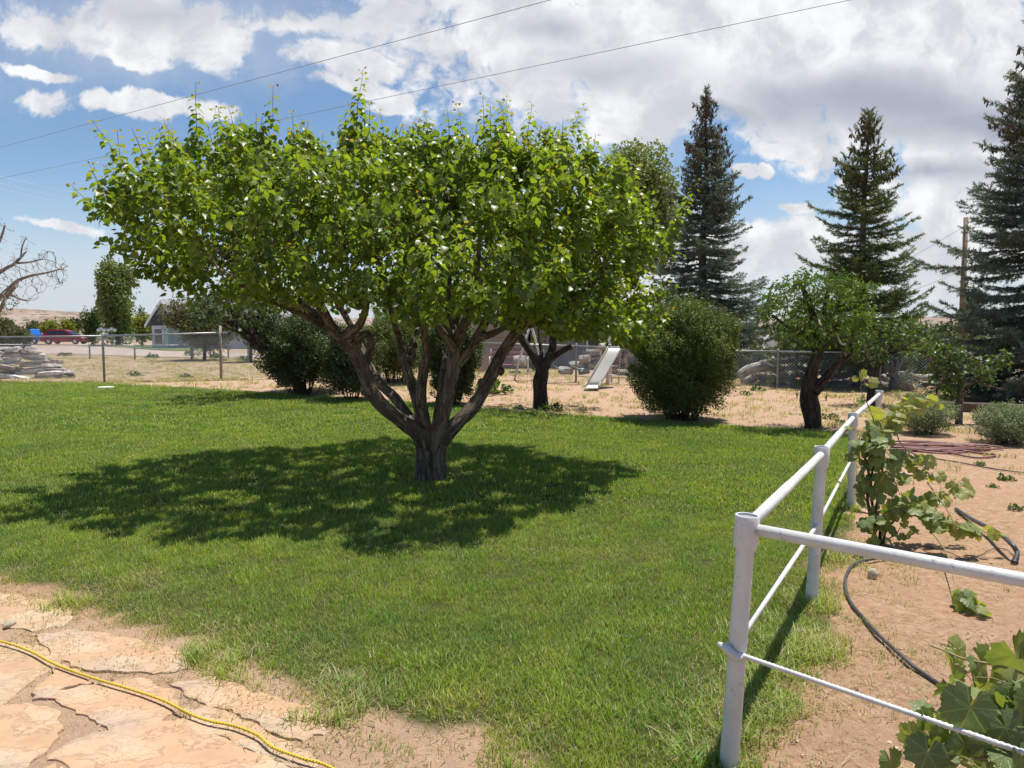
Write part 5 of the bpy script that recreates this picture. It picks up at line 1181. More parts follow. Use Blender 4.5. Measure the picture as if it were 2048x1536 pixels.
# ------------------------------------------------------------ chain link fences
def chainlink(nm, label, pts, h, post_mat='galv_dull', gap=.09, wr=.0032, post_r=.03, posts=None, rail_r=.024, groupp=None, wood=None, ends=True, z0s=None):
    O = Vector(pts[0]); t = thing(nm, label, 'fence', tuple(O), 0, groupp); pts = [Vector(p)-O for p in pts]
    posts = posts if posts is not None else pts; G = Geo()
    for a, b in zip(pts[:-1], pts[1:]):
        u = (b-a); u.z = 0; L = u.length; u.normalize(); side = Vector((-u.y, u.x, 0))*.004
        k = -h
        while k < L:
            for sg in (1, -1):
                # a diagonal wire clipped to the panel
                x0, z0, x1, z1 = (k, 0, k+h, h) if sg > 0 else (k, h, k+h, 0)
                if x0 < 0: z0 += (0-x0)*sg; x0 = 0
                if x1 > L: z1 -= (x1-L)*sg; x1 = L
                if x1-x0 < .02: continue
                def W_(x, z): f = x/L; g_ = a.z+(b.z-a.z)*f; return a*(1-f)+b*f+side*sg+Vector((0, 0, .03+z-(0)))
                A, B = W_(x0, z0), W_(x1, z1); d = (B-A).normalized(); n1 = d.cross(Vector((-u.y, u.x, 0)))*wr; n2 = Vector((-u.y, u.x, 0))*wr
                V = [A+n1, A-n1*.5+n2, A-n1*.5-n2, B+n1, B-n1*.5+n2, B-n1*.5-n2]; G.add([tuple(v) for v in V], [(0, 1, 4), (0, 4, 3), (1, 2, 5), (1, 5, 4), (2, 0, 3), (2, 3, 5)])
            k += gap
    G.build('wire_mesh', M['galv'], t, smooth=False)
    for a, b in zip(pts[:-1], pts[1:]): G = Geo(); G.tube([a+Vector((0, 0, h+.02)), b+Vector((0, 0, h+.02))], rail_r, 8); G.build('top_rail', M['galv'], t)
    for k, p in enumerate(posts):
        p = Vector(p)-(O if posts is not pts else Vector((0, 0, 0))); G = Geo()
        if wood and k in wood: G.tube([p+Vector((0, 0, -.2)), p+Vector((0, 0, .9)), p+Vector((.02, 0, h+.28))], [.04, .045, .04], 8, rough=.15, seed=k); G.build('post', M['deadwood'], t)
        else: G.tube([p+Vector((0, 0, -.2)), p+Vector((0, 0, h+.06)), p+Vector((0, 0, h+.10))], [post_r, post_r, .008], 10); G.build('post', M[post_mat], t)
    return t
def fy(x): return 22.9-.116*(x+12.65)
def fp(x): y = fy(x); return Vector((x, y, float(gh(x, y))))
chainlink('chain_link_fence', 'long galvanised chain-link fence with round posts, along the far side of the lawn', [fp(x) for x in (-23, -19.7, -16.2, -12.65, -8.85, -5, -1.2)], 1.42, wood=(4,), post_r=.036)
chainlink('chain_link_fence', 'lower chain-link fence behind the swings and the driftwood logs on the right', [fp(x) for x in (-1.15, 1.84, 4.7, 7.4, 10.1, 13.4, 17)], 1.03)
a = [atz(q, w) for q, w in ((-300, 716), (45, 717), (180, 718), (270, 720), (383, 719))]
chainlink('field_fence', 'low wire fence with short posts standing in the dry field', a, .78, gap=.2, wr=.003, post_r=.045, rail_r=.025)
a = [atz(q, w) for q, w in ((386, 718), (421, 716), (457, 716), (497, 720), (560, 722), (640, 722))]
chainlink('gate_fence', 'taller wire gate and fence panels between the dry field and the driveway', a, 1.38, gap=.2, wr=.003, post_r=.05, rail_r=.025)
# far white rail fence and stone lamp posts
def white_fence():
    a = at(55, 700, 96); b = at(285, 700, 96); a.z = b.z = 0; t = thing('rail_fence', 'white two-rail fence far off behind the red car', 'fence', tuple(a)); w = simple('fence_white', (.75, .76, .78), .5)
    u = b-a; n = 12
    for k in range(n+1): G = Geo(); p = u*(k/n); G.box((p.x, p.y, .62), (.14, .14, 1.3), bev=.01); G.build('post', w, t, False)
    for z in (.55, 1.1): G = Geo(); G.box((u.x/2, u.y/2+.0, z), (u.length, .05, .14), bev=.01); G.build('rail', w, t, False)
white_fence()
def lamp_post(px, lab):
    b = at(px, 700, 72); b.z = 0; t = thing('lamp_post', lab, 'lamp post', tuple(b), 0, 'lamp posts by the far driveway'); G = Geo()
    G.tube([(0, 0, 0), (0, 0, .3), (0, 0, .35), (0, 0, 1.5)], [.09, .09, .05, .045], 10); G.box((0, 0, 1.42), (.7, .06, .06)); G.build('post', M['galv_dull'], t); gm = simple('frosted_globe', (.75, .75, .72), .3)
    for x, z in ((-.3, 1.6), (0, 1.72), (.3, 1.6)):
        G = Geo(); G.tube([(x, 0, z-.17), (x, 0, z-.12), (x, 0, z), (x, 0, z+.12), (x, 0, z+.17)], [.04, .13, .17, .13, .02], 12); G.build('globe', gm, t)
lamp_post(205, 'left lamp post with three white globes, beyond the steel fence post'); lamp_post(225, 'right lamp post with three white globes, beyond the steel fence post')
# ------------------------------------------------------------ car and truck
def vehicle(kind, label, cat, c, rz, paint):
    t = thing('parked_car' if kind == 'car' else 'pickup_truck', label, cat, (c[0], c[1], .03), rz); P = simple(paint[0], paint[1], .25, spec=.6, var=.03); gl = simple('car_glass', (.02, .025, .03), .08, spec=.8, var=0)
    if kind == 'car':
        low = [(-2.3, .35), (-2.34, .62), (-2.25, .95), (-1.9, 1.02), (.9, 1.02), (1.25, .98), (1.95, .82), (2.3, .62), (2.34, .38), (1.95, .28), (-1.95, .28)]
        cab = [(-2.15, .98), (-1.85, 1.42), (-1.3, 1.56), (-.1, 1.58), (.45, 1.47), (1.15, 1.0)]
    else:
        low = [(-2.5, .45), (-2.5, 1.05), (.0, 1.05), (1.3, 1.05), (2.3, .95), (2.4, .5), (2.2, .35), (-2.4, .35)]; cab = [(-.7, 1.04), (-.6, 1.62), (.45, 1.66), (1.1, 1.06)]
    W2 = .9
    G = Geo(); G.prism(low, -W2, W2)
    V = G.v[-1]; V[:, 1] *= np.where(V[:, 2] > .9, .93, 1); b_ = G.build('body', P, t, 'auto')
    bm_bevel(b_, .05)
    G = Geo(); G.prism(cab, -W2*.86, W2*.86); V = G.v[-1]; V[:, 1] *= np.interp(V[:, 2], [1.0, 1.55], [1, .8]); b_ = G.build('cabin', P, t, 'auto'); bm_bevel(b_, .04)
    for sy in (-1, 1):
        w = [(-1.75, 1.08), (-1.55, 1.36), (-1.05, 1.46), (-.55, 1.48), (-.55, 1.06)] if kind == 'car' else [(-.5, 1.1), (-.45, 1.5), (.4, 1.52), (.85, 1.1)]
        w2 = [(-.48, 1.06), (-.48, 1.48), (.0, 1.47), (.4, 1.37), (.85, 1.08)] if kind == 'car' else None
        for ww in (w, w2):
            if ww is None: continue
            G = Geo(); G.prism(ww, 0, .02); V = G.v[-1]; V[:, 1] = sy*(W2*.86*np.interp(V[:, 2], [1.0, 1.55], [1, .8])+.012+V[:, 1]*.5); G.build('window', gl, t, False)
    G = Geo(); xs = [(.47, 1.45, 1.12, 1.03)] if kind == 'car' else [(.47, 1.62, 1.08, 1.1)]
    for x0, z0, x1, z1 in xs: G.add([(x0+.03, -.6, z0), (x0+.03, .6, z0), (x1+.03, .68, z1), (x1+.03, -.68, z1)], [(0, 1, 2), (0, 2, 3)])
    G.build('windscreen', gl, t, False)
    ty = simple('tyre', (.02, .02, .02), .8); rm = simple('rim', (.5, .5, .52), .3, .7)
    for x in (-1.42, 1.45):
        for sy in (-1, 1):
            G = Geo(); y = sy*.80; G.tube([(x, y-.11, .33), (x, y-.09, .33), (x, y+.09, .33), (x, y+.11, .33)], [.29, .33, .33, .29], 20); w_ = G.build('wheel', ty, t, 'auto'); G = Geo(); G.tube([(x, y+sy*.10, .33), (x, y+sy*.125, .33)], [.21, .18], 14); G.build('rim', rm, w_, 'auto')
    lt = simple('lamp_clear', (.8, .8, .8), .2); rl = simple('lamp_red', (.4, .02, .02), .2)
    for sy in (-1, 1):
        G = Geo(); G.box((2.22, sy*.68, .70), (.2, .34, .13), bev=.02); G.build('headlight', lt, t, False); G = Geo(); G.box((-2.26, sy*.72, .88), (.12, .26, .18), bev=.02); G.build('tail_light', rl, t, False)
    return t
def bm_bevel(o, w):
    md = o.modifiers.new('bevel', 'BEVEL'); md.width = w; md.segments = 2; md.limit_method = 'ANGLE'; md.angle_limit = R(25)
c = at(133, 693, 82); vehicle('car', 'dark red hatchback parked beyond the wire fences', 'car', c, .02, ('red_paint', (.28, .012, .03)))
c = at(62, 688, 84); vehicle('truck', 'bright blue pickup truck half hidden left of the red car', 'truck', c, 2.9, ('blue_paint', (.03, .20, .58)))
# ------------------------------------------------------------ houses
def roofmat(name, c):
    m, g = newmat(name); tc = g.n('ShaderNodeTexCoord').outputs['Object']; br = g.n('ShaderNodeTexBrick', tc); br.inputs['Scale'].default_value = 3.2; br.inputs['Mortar Size'].default_value = .02
    for k, q in zip(('Color1', 'Color2', 'Mortar'), (1.1, .85, .5)): br.inputs[k].default_value = (*[x*q for x in c], 1)
    outm(g, princ(g, br.outputs[0], .9, .2)); return m
def sidingmat(name, c, sc=4.5):
    m, g = newmat(name); tc = g.n('ShaderNodeTexCoord').outputs['Object']; sp = g.n('ShaderNodeSeparateXYZ', tc)
    f = g.m('FRACT', g.m('MULTIPLY', sp.outputs[2], sc)); d = g.mr(f, .0, .12, .55, 1.0); cc = g.mix(1.0, (*c, 1), g.n('ShaderNodeCombineColor', d, d, d).outputs[0], 'MULTIPLY')
    outm(g, princ(g, g.mix(g.mr(g.noise(tc, 1.5, 4), .3, .7, 0, .2), cc, tuple(q*.85 for q in c)), .7, .3, normal=bump(g, f, .5, .02))); return m
ROOF = roofmat('shingles', (.30, .29, .29)); ROOFL = roofmat('pale_shingles', (.44, .43, .42))
WHITE = simple('trim_white', (.74, .75, .76), .5); GLASS = simple('window_glass', (.05, .06, .07), .1, spec=.8)
def window(t, x, y, z, w, h, nx=0, facing=-1):
    G = Geo(); G.box((x, y, z), (w+.16, .10, h+.16) if nx == 0 else (.10, w+.16, h+.16), bev=.01); f = G.build('window', WHITE, t, False)
    G = Geo(); G.box((x+(0 if nx == 0 else facing*.05), y+(facing*.05 if nx == 0 else 0), z), (w, .04, h) if nx == 0 else (.04, w, h)); G.build('pane', GLASS, f, False)
def gabled_house():
    b = at(333, 700, 66); b.z = 0; t = thing('house', 'pale gabled house with a dark bay roof and grey shingles, left behind the trees', 'house', (b.x, b.y, 0), R(-18)); w = sidingmat('pale_siding', (.55, .56, .57))
    hw = 1.55; D = 14; eave = 2.35; pk = 4.35
    G = Geo(); G.prism([(-hw, 0), (hw, 0), (hw, eave), (0, pk-.15), (-hw, eave)], 0, 5); G.build('front_wall', w, t, False)
    G = Geo(); G.box((hw+5.2, 3.6, eave/2), (10.4, 6.4, eave)); G.build('wall', w, t, False)
    def slab(pts, th=.16):
        V = [tuple(p) for p in pts]+[(x, y, z-th) for x, y, z in pts]; return V, [(0, 1, 2), (0, 2, 3), (4, 6, 5), (4, 7, 6), (0, 4, 5), (0, 5, 1), (1, 5, 6), (1, 6, 2), (2, 6, 7), (2, 7, 3), (3, 7, 4), (3, 4, 0)]
    G = Geo(); e = .35
    G.add(*slab([(0, -.45, pk), (0, 6, pk), (-hw-e, 6, eave-.25), (-hw-e, -.45, eave-.25)])); G.add(*slab([(0, -.45, pk), (hw+e, -.45, eave-.25), (hw+e, 6, eave-.25), (0, 6, pk)]))
    G.add(*slab([(hw*.2, 3.6, pk-.1), (hw+10.6, 3.6, pk-.1), (hw+10.6, -.0, eave-.1), (hw*.2, -.0, eave-.1)])); G.add(*slab([(hw*.2, 3.6, pk-.1), (hw*.2, 7.2, eave-.1), (hw+10.6, 7.2, eave-.1), (hw+10.6, 3.6, pk-.1)])); G.build('roof', ROOF, t, False)
    for sx in (-1, 1):
        G = Geo(); G.prism([(0, pk-.02), (0, pk-.34), (sx*(hw+e), eave-.60), (sx*(hw+e), eave-.28)], -.50, -.44); G.build('bargeboard', WHITE, t, False)
    G = Geo(); G.prism([(-1.0, 2.0), (1.0, 2.0), (.7, 2.75), (.0, 2.98), (-.7, 2.75)], -.75, 0.02, axis='y'); G.build('bay_roof', simple('dark_roof', (.05, .05, .055), .8), t, False)
    G = Geo(); G.box((0, -.35, 1.0), (1.7, .72, 2.0)); G.build('bay', w, t, False)
    window(t, -.1, -.74, 1.05, .8, 1.3); window(t, 3.2, .36, 1.35, 1.0, 1.0)
gabled_house()
def grey_house():
    t = thing('house', 'long grey-sided house with a small window behind the swings and log pile', 'house', (1.2, 32.0, 0), R(-8)); w = sidingmat('grey_siding', (.27, .27, .255), 6); w2 = sidingmat('tan_siding', (.30, .25, .21), 3)
    G = Geo(); G.box((3.3, 2.5, 1.25), (7.4, 5, 2.5)); G.build('wall', w, t, False); G = Geo(); G.box((-3.0, 2.0, 1.2), (5.0, 5.6, 2.4)); G.build('garage', w2, t, False)
    G = Geo(); G.prism([(-.8, 2.45), (2.5, 3.5), (5.9, 2.45), (5.9, 2.3), (-.8, 2.3)], -5.9, 7.5, axis='x'); G.build('roof', ROOFL, t, False)
    G = Geo(); G.box((-3.0, -.86, 2.33), (5.2, .06, .16)); G.build('fascia', WHITE, t, False); window(t, 2.35, -.02, .95, .52, .95); window(t, 5.4, -.02, 1.35, 1.0, .8)
grey_house()
def hip_house():
    b = at(1440, 700, 52); t = thing('house', 'grey house with a pale hipped roof, right of the round bush', 'house', (b.x, b.y, 0)); w = sidingmat('blue_grey_siding', (.17, .18, .185), 4)
    G = Geo(); G.box((0, 3, 1.15), (5.2, 6, 2.3)); G.build('wall', w, t, False); z0, z1 = 2.25, 2.95; G = Geo()
    G.add([(-3.1, -.5, z0), (3.1, -.5, z0), (3.1, 6.5, z0), (-3.1, 6.5, z0), (-1, 3, z1), (.9, 3, z1)], [(0, 1, 5), (0, 5, 4), (1, 2, 5), (2, 3, 4), (2, 4, 5), (3, 0, 4), (0, 3, 2), (0, 2, 1)]); G.build('roof', ROOFL, t, False)
    for c_, d in (((0, -.53, z0-.05), (6.3, .06, .22)), ((3.13, 3, z0-.05), (.06, 7.1, .22))): G = Geo(); G.box(c_, d); G.build('fascia', WHITE, t, False)
    G = Geo(); G.box((2.62, .0-.02, 1.1), (.10, .10, 2.2)); G.build('corner_trim', WHITE, t, False); window(t, .9, -.04, 1.35, 1.6, .75)
hip_house()
def shed():
    b = at(1508, 700, 38); t = thing('shed', 'low shed whose pale shingled roof shows behind the round bush', 'shed', (b.x, b.y, 0)); w = simple('shed_wall', (.5, .5, .5), .8)
    G = Geo(); G.prism([(0, 0), (3.4, 0), (3.4, .25), (1.7, .98), (0, .25)], -1.9, .95, axis='x'); G.build('wall', w, t, False)
    G = Geo(); V = [(-2.0, -.15, .2), (1.05, -.15, .2), (1.05, 1.7, 1.06), (-2.0, 1.7, 1.06), (-2.0, 3.55, .2), (1.05, 3.55, .2)]; V += [(x, y, z-.08) for x, y, z in V]
    G.add(V, [(0, 1, 2), (0, 2, 3), (3, 2, 5), (3, 5, 4), (6, 8, 7), (6, 9, 8), (9, 11, 8), (9, 10, 11), (0, 6, 7), (0, 7, 1), (1, 7, 8), (1, 8, 2), (2, 8, 11), (2, 11, 5), (0, 3, 9), (0, 9, 6), (3, 4, 10), (3, 10, 9), (4, 5, 11), (4, 11, 10)]); G.build('roof', ROOFL, t, False)
shed()
def dovecote():
    b = at(1551, 700, 40); t = thing('gabled_shed', 'tiny white gable with a dark round vent, right of the pale shingled roof', 'shed', (b.x, b.y, 0)); G = Geo(); G.prism([(-.55, 0), (.55, 0), (.55, .95), (0, 1.5), (-.55, .95)], 0, 2.4); G.build('wall', WHITE, t, False)
    for s in (-1, 1): G = Geo(); G.prism([(0, 1.64), (0, 1.54), (s*.78, .82), (s*.78, .92)], -.1, 2.5); G.build('roof', ROOFL, t, False)
    G = Geo(); G.tube([(0, -.02, 1.12), (0, 0.0, 1.12)], .09, 12); G.build('vent', GLASS, t)
dovecote()
# ------------------------------------------------------------ swing set with slide, bench
def swing_set():
    m = M['white_paint']; O = Vector((0.1, 21.3, .12)); t = thing('swing_set', 'white pipe swing set with pale turquoise swings, left of the slide', 'swing set', tuple(O))
    def T(P, r_, nm, mat=m, par=t, seg=10): G = Geo(); G.tube([Vector(p)-O for p in P], r_, seg); return G.build(nm, mat, par)
    yl, yr = 21.3, 20.3; L0 = at(1062, 655, 21.0); L0.z = 1.86; R0 = at(1219, 655, 20.75); R0.z = 1.86
    T([L0, R0], .03, 'top_bar')
    T([at(1027, 768, 21.6), at(1037, 725, 21.4), L0], .032, 'leg'); T([L0+Vector((.5, 1.3, -1.75)), L0], .032, 'leg')
    f = Vector((at(1217, 781, 20.75).x, 20.75, .08)); T([f, Vector((f.x, f.y, 1.5)), R0+Vector((0, .0, .02))], .034, 'leg'); T([Vector((R0.x+.12, R0.y+.3, .0)), R0], .028, 'leg')
    tq = simple('turquoise_plastic', (.33, .58, .62), .45)
    for px in (1115, 1152):
        c = at(px, 733, 20.8); c.z = .62; d = Vector((.8, -.1, -.35)).normalized() if px else None
        G = Geo(); P = []
        for k in range(9): s = (k-4)/4; P.append(c-O+d*s*.24+Vector((0, 0, .07*s*s)))
        V = []; 
        for p in P:
            for sy in (-.07, .07):
                V += [tuple(p+Vector((0, sy, 0))), tuple(p+Vector((0, sy, -.015)))]
        Tt = []
        for k in range(8):
            a = 4*k; b = a+4
            Tt += [(a, a+2, b+2), (a, b+2, b), (a+1, b+3, a+3), (a+1, b+1, b+3), (a, b+1, a+1), (a, b, b+1), (a+2, a+3, b+3), (a+2, b+3, b+2)]
        G.add(V, Tt); st = G.build('swing_seat', tq, t)
        for e in (P[0], P[-1]):
            q = e+O; T([q, Vector((c.x+(.18 if e is P[-1] else -.18), L0.y+(R0.y-L0.y)*.6, 1.86))], .006, 'chain', M['galv_dull'], st, 5)
swing_set()
def slide():
    m = simple('slide_enamel', (.50, .485, .44), .4, var=.04, scale=3); O = atg(1187, 787); t = thing('slide', 'pale metal children\'s slide standing on the bare dirt left of the round bush', 'slide', tuple(O))
    c0 = at(1187, 774, 19.5); c1 = at(1229, 699, 20.15); c0.z = .20
    side = Vector((1, .12, 0)).normalized(); w = .175; prof = [c0+Vector((-.10, -.42, -.03)), c0, c0.lerp(c1, .12), c0.lerp(c1, .5), c1, c1+Vector((.0, .25, .02))]
    P = catmull(prof, 6); V = []; Tt = []
    for p in P:
        p = Vector(p)-O
        for s, z in ((-w-.025, .055), (-w-.02, .09), (-w, .085), (-w, 0), (w, 0), (w, .085), (w+.02, .09), (w+.025, .055)): V.append(tuple(p+side*s+Vector((0, 0, z))))
    for k in range(len(P)-1):
        for j in range(7): a = 8*k+j; Tt += [(a, a+1, a+9), (a, a+9, a+8)]
    n = len(V); V += [(x, y, z-.012) for x, y, z in V]; Tt += [(c+n, b+n, a+n) for a, b, c in Tt]
    G = Geo(); G.add(V, Tt); G.build('chute', m, t, 'auto')
    def T(Pp, r_, nm): G = Geo(); G.tube([Vector(p)-O for p in Pp], r_, 8); G.build(nm, M['galv'], t)
    e = Vector(P[1]); a, b = e-side*w, e+side*w; T([a, Vector((a.x, a.y, .02)), Vector((b.x, b.y, .02)), b], .012, 'foot_frame')
    for s in (-1, 1):
        h = c1+side*s*w; T([h+Vector((0, .25, .25)), h+Vector((.05, .28, .26)), Vector((h.x+.05, h.y+.75, .02))], .014, 'ladder_rail')
    for k in range(4): q = c1+Vector((.0, .3+.11*k, -.22-.25*k)); T([q-side*w, q+side*w], .01, 'rung')
slide()
def bench():
    p = at(1018, 745, 24.2); O = Vector((p.x, p.y, .05)); t = thing('red_bench', 'dark red slatted bench with white pipe arms, behind the wire fence', 'bench', tuple(O), R(-4)); m = simple('red_slat', (.20, .045, .05), .6)
    for k, (y, z) in enumerate(((.30, .98), (.26, .82), (.22, .66))): G = Geo(); G.box((0, y, z), (1.25, .03, .10), (R(-14), 0, 0), bev=.006); G.build('back_slat', m, t, False)
    for k in range(3): G = Geo(); G.box((0, .12-.15*k, .48), (1.25, .11, .03), bev=.006); G.build('seat_slat', m, t, False)
    for s in (-1, 1):
        G = Geo(); x = s*.62; G.tube(catmull([(x, .2, .45), (x, .1, .72), (x, -.2, .72), (x, -.26, .6), (x, -.2, .46), (x, .2, .45)], 4), .016, 8); G.build('armrest', M['white_paint'], t); G = Geo(); G.tube([(x, .3, 0), (x, .28, 1.0)], .02, 8); G.tube([(x, -.2, 0), (x, -.2, .46)], .02, 8); G.build('leg', M['galv_dull'], t)
bench()
G = Geo(); p = at(972, 735, 24.6); G.box((0, 0, .42), (.62, .03, .9), (R(-8), 0, .0)); o = G.build('plywood_board', simple('plywood', (.42, .28, .19), .8), smooth=False); o.location = (p.x, p.y, .03); tag(o, 'bare plywood board leaning behind the wire fence, left of the red bench', 'board')
# ------------------------------------------------------------ log piles
def log(P, rad, mat, label, group, seed, cat='log', cut=True, O=None):
    O = Vector(P[0]); G = Geo(); Q = np.array([tuple(Vector(p)-O) for p in P]); G.tube(Q, rad, 10, 0, rough=.10, seed=seed, freq=5)
    if cut: G.mi[-1][-20:] = 1
    o = G.build('log', [M[mat], M['cutwood']], smooth='auto' if cut else True); o.location = O
    return tag(o, label, cat, group)
def log_pile():
    r = np.random.default_rng(21); k = 0; rows = [(0, 8), (1, 7), (2, 6), (3, 4), (4, 2)]
    for row, n in rows:
        for i in range(n):
            x = 1.75+(i+.5*row)*.62+r.normal()*.05; y = 24.1+r.normal()*.12; z = .16+row*.21; L = r.uniform(.30, .52); a = r.uniform(-.35, .35)+(3.14 if r.random() < .5 else 0); rr = r.uniform(.095, .125)
            d = Vector((math.cos(a), math.sin(a)-.5, r.normal()*.08)).normalized()*L/2; c = Vector((x, y, z+float(gh(x, y))))
            place = ['bottom row', 'second row', 'third row', 'fourth row', 'top'][row]
            nm = ['first', 'second', 'third', 'fourth', 'fifth', 'sixth', 'seventh', 'eighth'][i]
            log([c-d, c-d*.3, c+d*.3, c+d], [rr, rr*1.04, rr, rr*.97], 'deadwood' if r.random() < .7 else 'deadwood_brown', 'grey cut log behind the swings, %s in the %s of the pile' % (nm, place), 'sawn logs piled behind the swings', k); k += 1
    for i, (px, py, w) in enumerate(((1070, 722, .42), (1058, 752, .36))):
        c = at(px-30, py, 24.0); log([c+Vector((-w/2, 0, 0)), c, c+Vector((w/2, -.1, 0))], [w*.42, w*.45, w*.42], 'deadwood', ['fat upper log between the red bench and the Y-shaped trunk', 'fat lower log between the red bench and the Y-shaped trunk'][i], None, 40+i)
log_pile()
def driftwood():
    Y = 21.9
    for k, (pts, rp, lab, mt) in enumerate((([(1478, 752), (1500, 738), (1530, 733), (1560, 745), (1582, 768), (1600, 795)], 9, 'thick arched driftwood trunk behind the fence, left of the peach tree', 'deadwood'),
        ([(1515, 728), (1545, 724), (1575, 722), (1600, 716), (1630, 726)], 6, 'topmost pale driftwood limb behind the fence', 'deadwood'),
        ([(1484, 765), (1520, 752), (1560, 758), (1600, 775)], 9, 'grey driftwood log under the arched one', 'deadwood'),
        ([(1500, 782), (1540, 772), (1580, 782), (1640, 778)], 10, 'lowest brown driftwood log lying on the ground behind the fence', 'deadwood_brown'),
        ([(1512, 748), (1520, 756), (1526, 764)], 4, 'short pale broken stub sticking out of the driftwood', 'deadwood'),
        ([(1620, 772), (1660, 776), (1700, 782), (1740, 778)], 11, 'long brown log lying between the peach tree and the thin fruit tree', 'deadwood_brown'),
        ([(1640, 745), (1680, 752), (1730, 745), (1780, 762)], 6, 'thin crooked grey branch above the long brown log', 'deadwood'),
        ([(1745, 775), (1790, 768), (1830, 775), (1880, 770)], 9, 'grey trunk lying behind the far end of the railing', 'deadwood'),
        ([(1760, 758), (1800, 748), (1850, 756), (1900, 748)], 7, 'pale curved trunk on top of the logs behind the railing', 'deadwood'),
        ([(1900, 760), (1960, 752), (2020, 758), (2080, 750)], 6, 'pale plank-like log under the nearest spruce', 'deadwood'),
        ([(1530, 762), (1570, 764), (1610, 760)], 8, 'dark inner driftwood log in the middle of the heap', 'deadwood_brown'),
        ([(1660, 766), (1700, 768), (1760, 758)], 7, 'brown weathered log leaning behind the peach trunk', 'deadwood_brown'))):
        P = catmull([at(a, b, Y+.25*(k % 3)) for a, b in pts], 5); P = P[:]; rr = rp*Y/F*(1+.15*np.sin(np.linspace(0, 7, len(P))+k)); rr[-1] *= .5; rr[0] *= .8
        log([Vector(p) for p in P], rr, mt, lab, 'driftwood logs behind the fence', k+60, 'driftwood', cut=False)
    # spiky root plate with dark tarp
    c = at(1788, 775, 20.4); t = thing('root_stump', 'upturned root stump with splayed spikes behind the far end of the railing', 'stump', (c.x, c.y, 0)); G = Geo(); r = np.random.default_rng(2)
    for k in range(22):
        a = r.uniform(-1.4, 1.4); h = r.uniform(.3, .62); G.tube([(0, 0, .35), (math.sin(a)*h*.5, r.normal()*.1, .35+math.cos(a)*h*.55), (math.sin(a)*h, r.normal()*.2, .35+math.cos(a)*h)], [.06, .03, .008], 6, rough=.1, seed=k)
    G.tube([(.3, .1, 0), (.1, 0, .25), (0, 0, .45)], [.28, .25, .1], 10, rough=.12); G.build('roots', M['deadwood'], t)
driftwood()
def woodpile():
    # weathered grey split wood stacked beyond the fence on the left
    r = np.random.default_rng(41); Y = 25.5; k = 0
    m2 = simple('weathered_plank', (.52, .49, .45), .85, var=.3, scale=5, bmp=.8); m3 = simple('weathered_dark', (.27, .21, .17), .85, var=.35, scale=5, bmp=.8)
    words = ['lowest', 'second', 'third', 'fourth', 'fifth', 'sixth', 'seventh', 'eighth', 'topmost']
    for row in range(9):
        z = .07+row*.118; right = 148-row*10.5 if row < 8 else 52
        x0 = at(-70, 700, Y).x; x1 = at(right, 700, Y).x; x = x0+r.uniform(0, .3); i = 0
        while x < x1-.1:
            L = min(r.uniform(.5, 1.15), max(.35, x1-x)); w = r.uniform(.14, .22); h = r.uniform(.10, .135); n = 9
            # split billet: a tapered wedge of wood
            ring = np.array([(-.5, -.5), (.45, -.5), (.5, .1), (.1, .5), (-.4, .42)])*np.array([w*1.6, h]); V = []; s = np.linspace(-L/2, L/2, n)
            for q in s:
                f = 1-.25*abs(q/L*2)**4; V += [(q, a*f+r.normal()*.008, b*f+r.normal()*.006+.02*math.sin(q*3+k)) for a, b in ring]
            T = []
            for j in range(n-1):
                for e in range(5): a = 5*j+e; b = 5*j+(e+1) % 5; T += [(a, b, b+5), (a, b+5, a+5)]
            T += [(0, 2, 1), (0, 3, 2), (0, 4, 3)]; e = 5*(n-1); T += [(e, e+1, e+2), (e, e+2, e+3), (e, e+3, e+4)]
            G = Geo(); G.add(V, T); o = G.build('firewood', m2 if r.random() < .68 else m3, smooth=False); o.location = (x+L/2, Y+r.normal()*.10+row*.03, z+float(gh(x, Y))); o.rotation_euler = (r.normal()*.25, r.normal()*.05, r.normal()*.16)
            cnt = ['first', 'second', 'third', 'fourth', 'fifth', 'sixth', 'seventh', 'eighth', 'ninth'][min(i, 8)]
            tag(o, 'weathered grey firewood, %s from the left in the woodpile\'s %s layer' % (cnt, words[row]), 'firewood', 'firewood stacked at the left edge'); k += 1; i += 1; x += L*.97
woodpile()
# stump behind the leftmost bush, timber edging, brush
c = atg(573, 772); G = Geo(); G.tube([(0, 0, -.1), (0, 0, .1), (0, 0, .3), (.01, 0, .42)], [.30, .24, .22, .21], 14, rough=.08); o = G.build('tree_stump', M['bark_grey']); o.location = c; tag(o, 'pale grey tree stump at the left foot of the leftmost dark bush', 'stump')
for k, (a, b, lab) in enumerate((((1845, 820), (1995, 826), 'dark weathered railway sleeper edging behind the silvery shrubs, left length'), ((2000, 826), (2180, 834), 'dark weathered railway sleeper edging behind the silvery shrubs, right length'))):
    p, q = atz(*a), atz(*b); G = Geo(); L = (q-p).length; G.box((0, 0, .09), (L, .22, .2), bev=.015); o = G.build('timber_sleeper', simple('sleeper_wood', (.085, .06, .045), .9, var=.4, scale=4, bmp=1), smooth=False); o.location = (p+q)/2; o.rotation_euler[2] = math.atan2((q-p).y, (q-p).x); tag(o, lab, 'timber sleeper', 'sleeper edging')
M['brush'] = leafmat('brush', (.13, .09, .06), (.30, .23, .17), None, .9, .1, .1)
